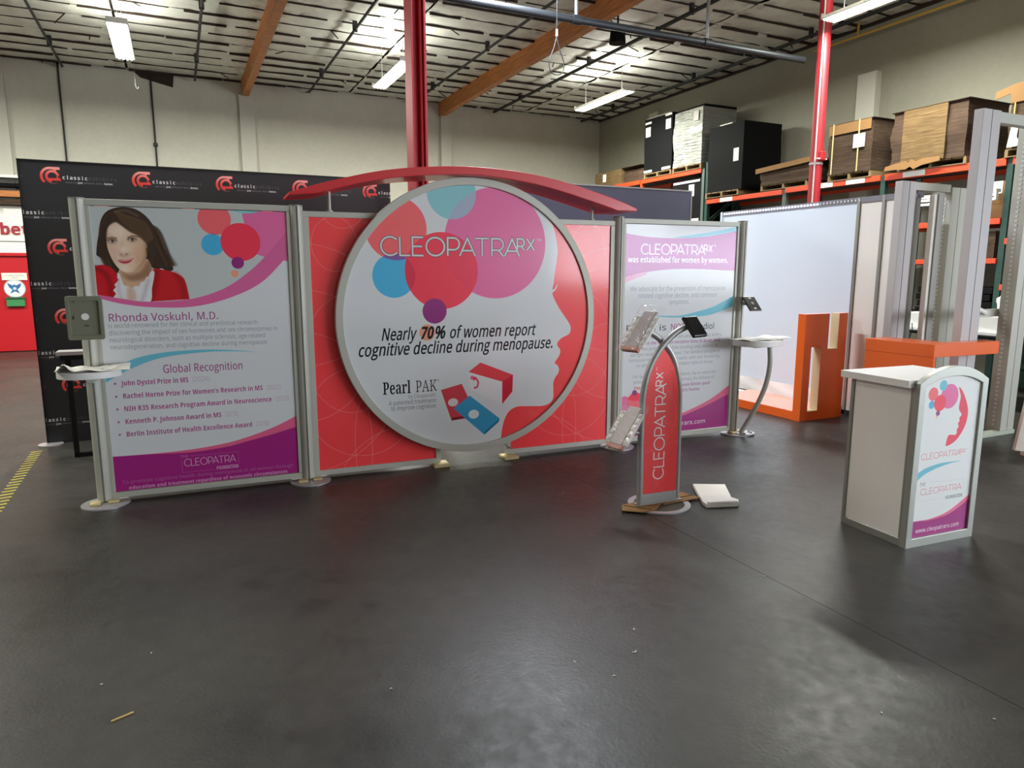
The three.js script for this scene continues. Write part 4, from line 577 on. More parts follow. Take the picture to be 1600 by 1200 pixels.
// ---------------------------------------------------------------- black banner, charcoal panel and what stands behind the booth
function bannerArt() {
  const W = 3.98, H = 3.05, a = new Art(0, 0, W, H, 2048, '#202024'), g = a.g;
  const one = (x, y, k) => {
    g.save(); g.translate(a.X(x), a.Y(y)); g.scale(a.s * k, a.s * k);
    const q = g.createLinearGradient(0, -0.1, 0, 0.1); q.addColorStop(0, '#f29a94'); q.addColorStop(0.5, '#e0403f'); q.addColorStop(1, '#d0342f');
    g.strokeStyle = q; g.fillStyle = q; g.lineWidth = 0.03; g.lineCap = 'butt'; g.beginPath(); g.arc(0.0, 0.0, 0.1, Math.PI * 0.75, Math.PI * 1.72); g.stroke(); g.beginPath(); g.moveTo(0.02, -0.115); g.lineTo(0.1, -0.115); g.lineTo(0.1, -0.08); g.lineTo(0.02, -0.085); g.fill();
    g.beginPath(); g.arc(0.015, 0.0, 0.062, Math.PI * 0.55, Math.PI * 1.95); g.stroke(); g.beginPath(); g.moveTo(-0.03, 0.02); g.lineTo(0.1, 0.02); g.lineTo(0.105, 0.05); g.lineTo(-0.01, 0.05); g.fill(); g.beginPath(); g.moveTo(0.06, -0.03); g.lineTo(0.1, 0.05); g.lineTo(0.06, 0.045); g.fill();
    g.strokeStyle = '#6a4038'; g.lineWidth = 0.012; g.beginPath(); g.arc(0.02, 0.0, 0.085, Math.PI * 0.35, Math.PI * 0.8); g.stroke(); g.restore();
    const wide = (str, x0, step, yy, size, col, w) => { for (let i = 0; i < str.length; i++) { g.font = w + ' ' + Math.round(size * a.s / 0.72) + 'px sans-serif'; g.fillStyle = col; g.textAlign = 'center'; g.fillText(str[i], a.X(x0 + i * step), a.Y(yy)); g.textAlign = 'left'; } };
    wide('classic', x + 0.135 * k, 0.04 * k, y - 0.03 * k, 0.045 * k, '#d8d8dc', 'bold'); wide('exhibits', x + 0.135 * k + 0.28 * k, 0.04 * k, y - 0.03 * k, 0.045 * k, '#55565e', '');
    a.text('We\u2019re not', x + 0.15 * k, x + 0.27 * k, y - 0.075 * k, 0.022 * k, '#86868c'); a.text('just', x + 0.28 * k, x + 0.335 * k, y - 0.075 * k, 0.022 * k, '#e0e0e4', 'sans-serif', 'bold'); a.text('different. We\u2019re', x + 0.345 * k, x + 0.56 * k, y - 0.075 * k, 0.022 * k, '#86868c'); a.text('better.', x + 0.57 * k, x + 0.67 * k, y - 0.075 * k, 0.022 * k, '#e0e0e4', 'sans-serif', 'bold');
  };
  for (let r = 0; r < 9; r++) for (let c = -1; c < 5; c++) { const x = 0.28 + c * 0.86 - (r % 2 ? 0.43 : 0), y = 2.9 - r * 0.375; one(x, y, 0.86); }
  return a;
}
{
  const a = bannerArt(), t = thing('display_banner', 'tall black banner wall printed with rows of red emblems', 'banner', [-1.43, 0, -9.05]);
  const g = bx(0, 3.98, 0.0, 3.05, -0.02, 0.02); a.uv(g); mesh('fabric', g, a.material(0.5, {}), t, true); mesh('edge_profile', [bx(-0.012, 0, 0, 3.06, -0.03, 0.03), bx(-0.012, 3.98, 3.05, 3.065, -0.03, 0.03)], m.blackMetal, t); mesh('foot_plate', [cyl(0.12, 0.012, 0.03, 0.006, 0.08, 28)], m.steelPlate, t);
  const c = thing('display_partition', 'plain charcoal grey partition behind the right half of the canopy', 'partition', [4.1, 0, -8.75]);
  mesh('panel', [bx(0, 3.08, 0.02, 3.1, -0.025, 0.025)], m.charcoal, c); mesh('edge_profile', [bx(0, 3.08, 3.1, 3.12, -0.03, 0.03), bx(3.08, 3.1, 0, 3.12, -0.03, 0.03)], m.aluDark, c); mesh('foot_plate', [bx(0.2, 0.7, 0, 0.02, -0.2, 0.2)], m.blackMetal, c); mesh('foot_plate', [bx(2.4, 2.9, 0, 0.02, -0.2, 0.2)], m.blackMetal, c);
  const s = thing('display_stand', 'black metal table frame behind the leftmost post', 'stand', [-1.09, 0, -8.25]);
  mesh('leg', [bx(0, 0.045, 0, 1.08, -0.02, 0.02)], m.blackMetal, s); mesh('leg', [bx(0.65, 0.695, 0, 1.08, -0.02, 0.02)], m.blackMetal, s); mesh('foot_bar', [bx(0, 0.695, 0, 0.045, -0.02, 0.02)], m.blackMetal, s); mesh('top_bar', [bx(-0.05, 0.74, 1.08, 1.115, -0.03, 0.2)], m.aluLight, s); mesh('under_bar', [bx(-0.02, 0.7, 1.03, 1.08, -0.02, 0.18)], m.blackMetal, s);
}

// ---------------------------------------------------------------- lightbox wall, orange pieces and silver frames on the right
{
  const X0 = 8.0, t = thing('lightbox_wall', 'tall glowing white fabric wall with a silver frame, left of the orange counter', 'lightbox', [X0, 0, 0]);
  mesh('fabric_panel', [bx(0, 0.03, 0.1, 2.77, -8.9, -6.42)], m.fabric, t); mesh('fabric_panel', [bx(0, 0.03, 0.06, 2.77, -6.37, -6.06)], m.fabricDim, t); mesh('fabric_panel', [bx(0, 0.03, 0.06, 2.77, -6.02, -5.68)], m.fabricDim, t);
  for (const z of [-8.93, -6.395, -6.04, -5.65]) mesh('upright_profile', [rbx(-0.02, 0.1, 0, 2.84, z - 0.022, z + 0.022, 0.003)], z < -8 ? m.fabric : m.aluDark, t);
  mesh('top_rail', [bx(-0.015, 0.1, 2.77, 2.84, -8.95, -5.6)], M('#77747e', 0.5, 0.4), t); mesh('bottom_rail', [bx(-0.02, 0.1, 0, 0.06, -8.95, -5.6)], M('#3c3c40', 0.5, 0.4), t);
  { const f = new THREE.PlaneGeometry(2.4, 0.2, 60, 6); f.rotateY(-Math.PI / 2); const p = f.attributes.position; for (let i = 0; i < p.count; i++) { const z = p.getZ(i), y = p.getY(i); p.setX(i, -0.035 - 0.05 * (0.5 - y / 0.2) * (0.7 + 0.3 * Math.sin(z * 4.2)) - 0.006 * Math.sin(z * 9 + y * 30)); } f.computeVertexNormals(); f.translate(0, 0.17, -7.68); mesh('loose_hem', [f], m.whiteTop, t); }
  for (let k = 0; k < 46; k++) mesh('led', [bx(-0.024, -0.014, 2.795, 2.815, -8.86 + k * 0.055 - 0.011, -8.86 + k * 0.055 + 0.011)], k < 34 ? m.led : m.ledOff, t);
  for (let k = 0; k < 26; k++) mesh('led', [bx(-0.03, -0.02, 0.02, 0.042, -8.86 + k * 0.055 - 0.011, -8.86 + k * 0.055 + 0.011)], m.led, t);
  const l = new THREE.RectAreaLight(new THREE.Color(0.84, 0.92, 1), 0.45, 2.45, 2.6); l.position.set(X0 - 0.06, 1.45, -7.66); l.rotation.y = Math.PI / 2; scene.add(l);

  // L-shaped orange bench with two cut-outs
  const L = thing('orange_bench', 'orange L-shaped display unit with two tall cut-out slots', 'display unit', [7.06, 0, -6.286]);
  const sh = new THREE.Shape([[0, 0.0], [0.75, 0.0], [0.75, 1.368], [0.592, 1.368], [0.592, 0.913], [0.415, 0.913], [0.415, 1.368], [0, 1.368]].map((p) => new THREE.Vector2(...p))); const sl = new THREE.Path([[0.125, 0.118], [0.305, 0.118], [0.305, 0.952], [0.125, 0.952]].map((p) => new THREE.Vector2(...p))); sh.holes.push(sl);
  const ug = extrude(sh, 0.12, { bevelEnabled: true, bevelSize: 0.002, bevelThickness: 0.002, bevelSegments: 1 }); ug.translate(0, 0, -0.12); const up = mesh('upright_panel', ug, m.orange, L);
  mesh('slot_lining', [bx(0.302, 0.3055, 0.12, 0.95, -0.121, 0.0015), bx(0.125, 0.305, 0.116, 0.121, -0.121, 0.0015)], m.orangeCore, up); mesh('slot_lining', [bx(0.588, 0.592, 0.915, 1.369, -0.121, 0.0015), bx(0.415, 0.592, 0.911, 0.916, -0.121, 0.0015)], m.orangeCore, up);
  mesh('base_slab', [rbx(0, 0.75, 0.0, 0.115, -1.62, -0.122, 0.003)], m.orange, L);

  // orange counter: thin L-shaped top, closed side
  const C = thing('orange_counter', 'orange counter with an L-shaped top, behind the white counter', 'counter', [7.01, 0, -4.58]);
  const ct = extrude(shapeOf([[0, 0], [0.99, -0.06], [0.99, 0.1], [0.36, 0.14], [0.36, 0.8], [0, 0.8]]), 0.13, { bevelEnabled: true, bevelSize: 0.003, bevelThickness: 0.003, bevelSegments: 1 }); ct.rotateX(-Math.PI / 2); ct.translate(0, 1.02, 0); mesh('counter_top', ct, m.orange, C);
  mesh('side_panel', [bx(0, 0.03, 0, 1.02, -0.8, -0.0)], m.orange, C); mesh('rear_panel', [bx(0.03, 0.36, 0, 1.02, -0.8, -0.77)], m.orange, C);

  // silver frames
  const post = (x0, x1, y1, z0, z1, parent, mat = m.aluLight) => { const xm = (x0 + x1) / 2; return mesh('frame_post', [rbx(x0, xm - 0.004, 0, y1, z0, z1, 0.004), rbx(xm + 0.004, x1, 0, y1, z0, z1, 0.004), bx(xm - 0.006, xm + 0.006, 0, y1 - 0.01, z0 + 0.01, z1 - 0.01)], mat, parent); };
  const leds = (x, y0, y1, z, parent) => { const g = []; for (let y = y0; y < y1; y += 0.05) g.push(bx(x - 0.006, x, y, y + 0.026, z - 0.016, z + 0.016)); const s = mesh('led_strip', g, m.ledOff, parent); s.userData.kind = 'stuff'; };
  let F = thing('silver_frame', 'shorter silver frame with light strips, next to the white fabric wall', 'frame', [0, 0, 0]);
  post(7.6, 7.84, 2.93, -5.62, -5.52, F); post(8.5, 8.8, 2.9, -5.66, -5.52, F, m.alu); mesh('top_rail', [rbx(7.84, 8.5, 2.84, 2.93, -5.64, -5.54, 0.004)], m.alu, F); leds(8.5, 0.3, 2.75, -5.6, F); mesh('loose_wire', [tube([[7.86, 1.02, -5.5], [7.9, 1.12, -5.48], [7.96, 1.2, -5.5], [7.98, 1.28, -5.52]], 0.006, 16, 6)], m.pipeThin, F); mesh('foot_rail', [bx(7.6, 8.8, 0, 0.04, -5.64, -5.54)], m.alu, F);
  F = thing('silver_frame', 'taller silver frame reaching above the shorter one at the right edge', 'frame', [0, 0, 0]);
  post(7.65, 7.95, 3.57, -4.82, -4.72, F); post(8.6, 8.86, 3.57, -4.9, -4.74, F, m.alu); mesh('top_rail', [rbx(7.95, 8.6, 3.46, 3.57, -4.85, -4.75, 0.004)], m.alu, F); mesh('foot_rail', [rbx(7.65, 8.86, 0, 0.05, -4.82, -4.72, 0.004)], M('#b9c0b0', 0.5, 0.3), F); leds(8.6, 0.1, 3.4, -4.82, F);
  mesh('cross_rail', [rbx(7.95, 9.6, 1.38, 1.47, -4.96, -4.91, 0.006)], m.alu, F); mesh('torn_wrap', [tube([[7.97, 1.46, -4.88], [8.1, 1.4, -4.87], [8.05, 1.3, -4.88], [8.0, 1.22, -4.88]], 0.022, 16, 8), tube([[8.0, 1.42, -4.88], [8.16, 1.47, -4.87], [8.3, 1.43, -4.88]], 0.03, 16, 8)], m.foam, F); mesh('foot_strip', [bx(7.95, 8.6, 0.05, 0.09, -5.1, -5.0)], m.ledOff, F);
  F = thing('frame_profile', 'grey upright profile standing behind the shorter silver frame', 'profile', [8.06, 0, -5.4]); mesh('profile', [rbx(-0.05, 0.05, 0, 2.8, -0.05, 0.05, 0.004)], m.aluDark, F); mesh('white_edge', [bx(-0.1, -0.05, 0, 2.78, -0.03, 0.03)], m.fabricDim, F);
  // leaning cream board at the right edge
  const cb = thing('cream_board', 'cream board leaning at the right edge of the photo', 'board', [7.62, 0, -4.05], -0.4); const bg = rbx(0, 0.7, 0, 0.75, -0.02, 0.02, 0.004); const sk = new THREE.Matrix4().makeRotationZ(-0.13); bg.applyMatrix4(sk); bg.translate(0, 0.09, 0); mesh('board', [bg], m.creamBoard, cb); mesh('support', [bx(0.2, 0.6, 0, 0.06, -0.15, -0.02)], m.creamBoard, cb);
}

// ---------------------------------------------------------------- pallet racks and their loads
{
  const XF = 11.5, XB = 12.55;
  const rack = (label, zs, tops, levels, mat) => {
    const t = thing('pallet_rack', label, 'rack', [0, 0, 0]);
    zs.forEach((z, i) => { const h = tops[i], u = mesh('upright_frame', [bx(XF, XF + 0.08, 0, h, z - 0.045, z + 0.045), bx(XB - 0.08, XB, 0, h, z - 0.045, z + 0.045)], mat[i], t); const br = []; for (let y = 0.3; y < h - 0.6; y += 0.9) br.push(bar([XF + 0.04, y, z], [XB - 0.04, y + 0.7, z], 0.018, 6), bar([XF + 0.04, y, z], [XB - 0.04, y, z], 0.018, 6)); mesh('brace', br, mat[i], u); });
    for (const [z0, z1, ys] of levels) for (const [y, dep, deck] of ys) {
      mesh('beam', [rbx(XF - 0.03, XF + 0.03, y - dep, y, z0 + 0.046, z1 - 0.046, 0.006)], m.rackOrange, t); mesh('beam', [rbx(XB - 0.05, XB + 0.01, y - dep, y, z0 + 0.046, z1 - 0.046, 0.006)], m.rackOrange, t);
      if (deck) mesh('deck', [bx(XF + 0.03, XB - 0.05, y - 0.03, y, z0 + 0.05, z1 - 0.05)], m.rackDeck, t);
    }
    return t;
  };
  const r1 = rack('orange-beamed pallet rack along the right wall, behind the round red column', [-13.42, -11.02, -8.75, -6.62, -4.25], [4.45, 3.585, 3.585, 3.585, 3.585], [[-13.42, -11.02, [[3.58, 0.1, 1], [2.1, 0.1, 1]]], [-11.02, -8.75, [[3.6, 0.1, 1], [2.1, 0.1, 1]]], [-8.75, -6.62, [[3.6, 0.11, 1], [2.71, 0.09, 1], [2.1, 0.08, 1], [1.2, 0.09, 1]]], [-6.62, -4.25, [[3.6, 0.11, 1], [2.4, 0.09, 1], [1.7, 0.09, 1]]]], [m.rackGreen, m.rackGrey, m.rackGreen, m.rackGreen, m.rackGreen]);
  for (const [z, y] of [[-10.0, 3.55], [-9.3, 3.55], [-8.15, 3.55], [-12.7, 3.53]]) mesh('price_strip', [bx(XF - 0.036, XF - 0.03, y - 0.045, y + 0.045, z - 0.2, z + 0.2)], m.labelWhite, r1);
  rack('taller orange-beamed pallet rack in the far right corner', [-18.5, -16.05, -13.56], [4.33, 4.33, 4.33], [[-18.5, -16.05, [[4.34, 0.11, 1], [2.9, 0.1, 1]]], [-16.05, -13.56, [[4.34, 0.11, 1], [3.1, 0.1, 1]]]], [m.rackGrey, m.rackOrange, m.rackGrey]);
  const pallet = (label, x, y, z, w, d, grp) => { const t = thing('pallet', label, 'pallet', [x, y, z]); for (let k = 0; k < 5; k++) mesh('deck_board', [bx(0, w, 0.1, 0.12, -d / 2 + k * d / 5 + 0.01, -d / 2 + (k + 1) * d / 5 - 0.02)], m.pallet, t); for (const q of [-d / 2 + 0.03, 0, d / 2 - 0.03]) mesh('stringer', [bx(0, w, 0.015, 0.1, q - 0.025, q + 0.025)], m.pallet, t); mesh('bottom_board', [bx(0, 0.1, 0, 0.015, -d / 2, d / 2), bx(w - 0.1, w, 0, 0.015, -d / 2, d / 2)], m.pallet, t); return y + 0.12; };
  const load = (name, label, cat, x, y, z, w, h, d, mat, bulge = 0.02) => { const t = thing(name, label, cat, [x, y, z]); const g = new THREE.BoxGeometry(w, h, d, 6, 14, 8), p = g.attributes.position; for (let i = 0; i < p.count; i++) { const yy = p.getY(i) / h, e = Math.sin(yy * 37) * 0.25 + Math.sin(yy * 9 + w * 7); p.setX(i, p.getX(i) + Math.sign(p.getX(i)) * bulge * 0.5 * e * (Math.abs(p.getX(i)) > w * 0.49 ? 1 : 0)); p.setZ(i, p.getZ(i) + Math.sign(p.getZ(i)) * bulge * 0.5 * e * (Math.abs(p.getZ(i)) > d * 0.49 ? 1 : 0)); } g.computeVertexNormals(); g.translate(w / 2, h / 2, 0); mesh('body', [g], mat, t); return t; };
  let y, t;
  // far corner: black wrapped pallets
  y = pallet('wooden pallet under the black load nearest the far corner', XF - 0.05, 4.34, -15.3, 1.05, 1.15);
  t = load('wrapped_load', 'black box load with white labels, nearest the far corner', 'pallet load', XF - 0.05, y, -15.3, 1.05, 1.38, 1.16, m.blackBox, 0.008);
  for (const [yy, z] of [[1.05, -0.42], [1.12, 0.42]]) { mesh('label', [bx(-0.012, -0.004, yy - 0.12, yy + 0.12, z - 0.1, z + 0.1)], m.labelWhite, t); mesh('label', [bx(-0.012, -0.004, yy + 0.2, yy + 0.25, z - 0.13, z + 0.13)], m.labelWhite, t); }
  mesh('label', [bx(-0.012, -0.004, 0.02, 0.08, -0.56, -0.22)], m.labelWhite, t); mesh('label', [bx(-0.012, -0.004, 0.02, 0.08, 0.2, 0.55)], m.labelWhite, t); mesh('edge_strip', [bx(-0.01, 0.03, 1.37, 1.4, -0.5, 0.5)], m.aluDark, t);
  y = pallet('wooden pallet under the silvery film-wrapped load', XF - 0.05, 4.34, -14.13, 1.05, 1.08);
  t = load('wrapped_load', 'shiny clear-film-wrapped stack between the two black loads', 'pallet load', XF - 0.05, y, -14.13, 1.05, 1.3, 1.06, m.film, 0.03); mesh('label', [bx(-0.02, -0.008, 1.0, 1.22, 0.22, 0.4)], m.aluDark, t); mesh('top_wrap', [rbx(0.05, 1.05, 1.29, 1.36, -0.5, 0.53, 0.03)], m.blackBox, t);
  y = pallet('grey pallet under the big black load left of the round column', XF - 0.05, 3.6, -12.85, 1.1, 1.1);
  t = load('wrapped_load', 'big black wrapped load with one white label, left of the round red column', 'pallet load', XF - 0.05, y, -12.78, 1.12, 1.46, 1.12, m.blackBox, 0.012); mesh('label', [bx(-0.014, -0.006, 0.62, 0.9, 0.28, 0.44)], m.labelWhite, t); mesh('edge_strip', [bx(-0.012, 0.1, 1.455, 1.475, -0.2, 0.2)], m.aluDark, t);
  t = load('wrapped_load', 'black load with white label strips on the shelf below the film-wrapped stack', 'pallet load', XF + 0.04, 3.1, -14.2, 1.0, 1.03, 1.1, m.blackBox, 0.008); mesh('label', [bx(-0.014, -0.006, 0.95, 1.0, -0.5, 0.5)], m.labelWhite, t); mesh('label', [bx(-0.014, -0.006, 0.62, 0.9, 0.1, 0.3)], m.labelWhite, t); mesh('label', [bx(-0.014, -0.006, 0.62, 0.82, -0.42, -0.25)], m.labelWhite, t); mesh('label', [bx(-0.014, -0.006, 0.02, 0.08, -0.1, 0.5)], m.labelWhite, t);
  // flat brown cartons in the corner
  t = load('carton', 'low brown carton with a white label in the far corner', 'carton', XF + 0.0, 4.34, -17.7, 1.0, 0.42, 1.38, m.card, 0.012); mesh('label', [bx(-0.014, -0.006, 0.14, 0.36, -0.25, -0.08)], m.labelWhite, t); mesh('flap', [bx(0.0, 1.0, 0.42, 0.43, 0.69, 1.6)], m.cardDark, t);
  t = load('carton', 'long brown carton behind the low one in the far corner', 'carton', XF + 0.05, 4.34, -16.42, 0.9, 0.3, 1.05, m.cardDark, 0.012); mesh('flap', [bx(-0.02, 0.9, 0.3, 0.308, -0.52, 0.52)], m.card, t);
  // right beams
  y = pallet('low wooden pallet under the long lidded carton', XF - 0.02, 3.6, -11.05, 1.05, 1.25);
  t = load('carton', 'long low brown carton with a loose lid, behind the round red column', 'carton', XF - 0.04, y, -11.02, 1.05, 0.32, 1.28, m.cardDark, 0.02); { const lid = new THREE.BoxGeometry(1.1, 0.012, 1.5); lid.rotateZ(0.05); lid.rotateX(-0.05); lid.translate(0.48, 0.37, 0.02); mesh('lid', [lid], m.cardPlain, t); const fl = new THREE.BoxGeometry(0.012, 0.1, 1.45); fl.rotateX(-0.05); fl.translate(-0.07, 0.33, 0.0); mesh('lid_flap', [fl], m.cardPlain, t); }
  y = pallet('pallet under the strapped brown stack', XF - 0.05, 3.6, -9.44, 1.05, 0.95);
  t = load('cardboard_stack', 'strapped stack of dark brown cardboard with a white label, right of the round column', 'cardboard stack', XF - 0.06, y, -9.45, 1.05, 0.9, 0.93, m.cardDark, 0.03); mesh('top_sheet', [bx(-0.03, 1.07, 0.9, 0.91, -0.48, 0.49)], m.cardDark, t); mesh('hanging_flap', [bx(-0.028, -0.02, 0.72, 0.9, -0.46, 0.44)], m.cardPlain, t);
  for (const z of [-0.36, 0.2]) mesh('strap', [bx(-0.036, -0.029, 0, 0.92, z - 0.012, z + 0.012)], m.strap, t); mesh('label', [bx(-0.045, -0.037, 0.42, 0.66, 0.1, 0.34)], m.labelWhite, t); mesh('label', [bx(0.55, 0.75, 0.35, 0.62, 0.472, 0.478)], m.labelWhite, t);
  y = pallet('pallet under the widest tan cardboard stack', XF - 0.05, 3.6, -7.86, 1.05, 1.2);
  t = load('cardboard_stack', 'widest tan cardboard stack with a broad light band, on the right rack', 'cardboard stack', XF - 0.06, y, -7.95, 1.08, 0.88, 1.3, m.cardDark, 0.035); mesh('light_band', [bx(-0.045, -0.02, 0.0, 0.87, -0.42, 0.34)], m.card, t); mesh('top_sheet', [bx(-0.03, 1.1, 0.88, 0.89, -0.67, 0.67)], m.cardDark, t);
  { const g = extrude(shapeOf([[-0.7, 0], [-0.68, 0.07], [-0.5, 0.1], [-0.3, 0.12], [-0.26, 0.08], [-0.2, 0.14], [-0.12, 0.09], [0, 0.13], [0.3, 0.12], [0.3, 0.05], [0, 0.02], [-0.15, -0.03], [-0.22, 0.02], [-0.3, -0.02], [-0.5, 0]]), 0.012); g.rotateY(-Math.PI / 2); g.translate(-0.06, -0.08, 0); mesh('torn_underlay', [g], m.cardPlain, t); }
  y = pallet('pallet under the dark carton at the right edge', XF - 0.05, 3.6, -6.1, 1.05, 1.2);
  t = load('carton', 'dark brown carton with light strap near the right edge, on the top beam', 'carton', XF - 0.05, y, -6.05, 1.05, 0.66, 1.25, m.cardDark, 0.015); mesh('strap', [bx(-0.03, -0.022, 0, 0.66, -0.56, -0.54)], m.yellowPipe, t); { const g = extrude(shapeOf([[-0.6, 0.02], [-0.46, 0.02], [-0.42, 0.06], [-0.47, 0.16], [-0.46, 0.3], [-0.43, 0.34], [-0.56, 0.31]]), 0.008); g.rotateY(-Math.PI / 2); g.translate(-0.04, 0, 0); mesh('torn_paper', [g], m.labelWhite, t); }
  t = thing('cardboard_sheet', 'tan cardboard sheet on top of the dark carton at the right edge', 'cardboard', [XF - 0.06, y + 0.665, -6.05]); { const g = extrude(shapeOf([[-0.85, 0.2], [-0.58, 0.27], [0.6, 0.36], [0.6, 0.0], [-0.62, 0.0], [-0.63, 0.14], [-0.85, 0.09]]), 0.012); g.rotateY(-Math.PI / 2); mesh('sheet', [g], m.cardPlain, t); mesh('fold', [bx(0, 0.4, 0, 0.012, -0.6, 0.6)], m.cardPlain, t); }
  // lower levels
  t = load('carton', 'light brown carton with black marks, on the shelf above the light tubes', 'carton', XF + 0.02, 2.72, -6.9, 0.6, 0.55, 0.46, m.cardPlain, 0.004); mesh('mark', [bx(-0.008, -0.002, 0.44, 0.5, -0.02, 0.05), bx(-0.008, -0.002, 0.44, 0.5, 0.1, 0.18)], m.blackBox, t); mesh('label', [bx(-0.01, -0.003, 0.36, 0.55, -0.2, 0.2)], m.labelWhite, t);
  for (const [z, d, label, mt] of [[-7.5, 0.62, 'left brown carton on the second beam of the right rack', m.cardDark], [-6.95, 0.4, 'right brown carton on the second beam of the right rack', m.cardDark]]) { t = load('carton', label, 'carton', XF + 0.05, 2.1, z, 0.9, 0.42, d, mt, 0.01); mesh('tape', [bx(-0.008, -0.003, 0, 0.42, -0.025, 0.025)], m.cardPlain, t); }
  for (let k = 0; k < 4; k++) { t = thing('black_panel', ['lowest', 'second', 'third', 'topmost'][k] + ' of the flat black panels piled under the right rack', 'panel', [XF + 0.06, 1.2 + k * 0.115, -7.36 + 0.03 * (k % 2)], 0, 'flat black panels piled under the right rack'); mesh('panel', [rbx(0, 0.95, 0, 0.1, -0.62, 0.62, 0.01)], m.blackBox, t); }
  t = thing('work_table', 'white work table with a black edge beside the right rack', 'table', [10.2, 0, -6.5]); mesh('table_top', [rbx(0, 1.1, 0.96, 1.0, -1.0, 0.95, 0.006)], m.blackBox, t); for (const [x, z] of [[0.05, -0.95], [1.05, -0.95], [0.05, 0.9], [1.05, 0.9]]) mesh('leg', [bx(x - 0.03, x + 0.03, 0, 0.96, z - 0.03, z + 0.03)], m.aluDark, t);
  t = thing('white_crate', 'long white box lying on the work table', 'box', [10.35, 1.0, -6.5]); mesh('body', [rbx(0, 0.8, 0.05, 0.27, -0.78, 0.72, 0.008)], m.white, t); mesh('base', [rbx(-0.04, 0.84, 0, 0.05, -0.82, 0.8, 0.006)], m.white, t);
  t = thing('white_bag', 'crumpled white bag lying on the long white box beside the rack', 'bag', [11.0, 1.27, -6.2]); { const g = new THREE.IcosahedronGeometry(0.12, 4), p = g.attributes.position; for (let i = 0; i < p.count; i++) { const k = 1 + 0.25 * Math.sin(p.getX(i) * 40) * Math.sin(p.getY(i) * 37 + p.getZ(i) * 29); p.setXYZ(i, p.getX(i) * k * 0.6, p.getY(i) * k * 1.3, p.getZ(i) * k * 0.8); } g.computeVertexNormals(); g.translate(0, 0.16, 0); mesh('body', [g], m.foam, t); }
  t = thing('rack_light', 'twin fluorescent tubes fixed under the top beam of the right rack', 'tube light', [XF - 0.12, 3.05, -7.45]); mesh('housing', [bx(-0.02, 0.1, 0.05, 0.1, -0.75, 0.75)], m.fixture, t); for (const q of [0.015, -0.05]) { const g = new THREE.CylinderGeometry(0.017, 0.017, 1.45, 10); g.rotateX(Math.PI / 2); g.translate(0, q, 0); mesh('fluorescent_tube', [g], m.tubeRack, t); } for (const q of [-0.74, 0.74]) mesh('holder', [bx(-0.025, 0.03, -0.07, 0.06, q - 0.015, q + 0.015)], m.fixture, t);
  const rl = new THREE.RectAreaLight(new THREE.Color(0.95, 0.97, 1), 1.3, 0.06, 1.4); rl.position.set(XF - 0.12, 2.975, -7.45); rl.rotation.x = -Math.PI / 2; scene.add(rl);
}

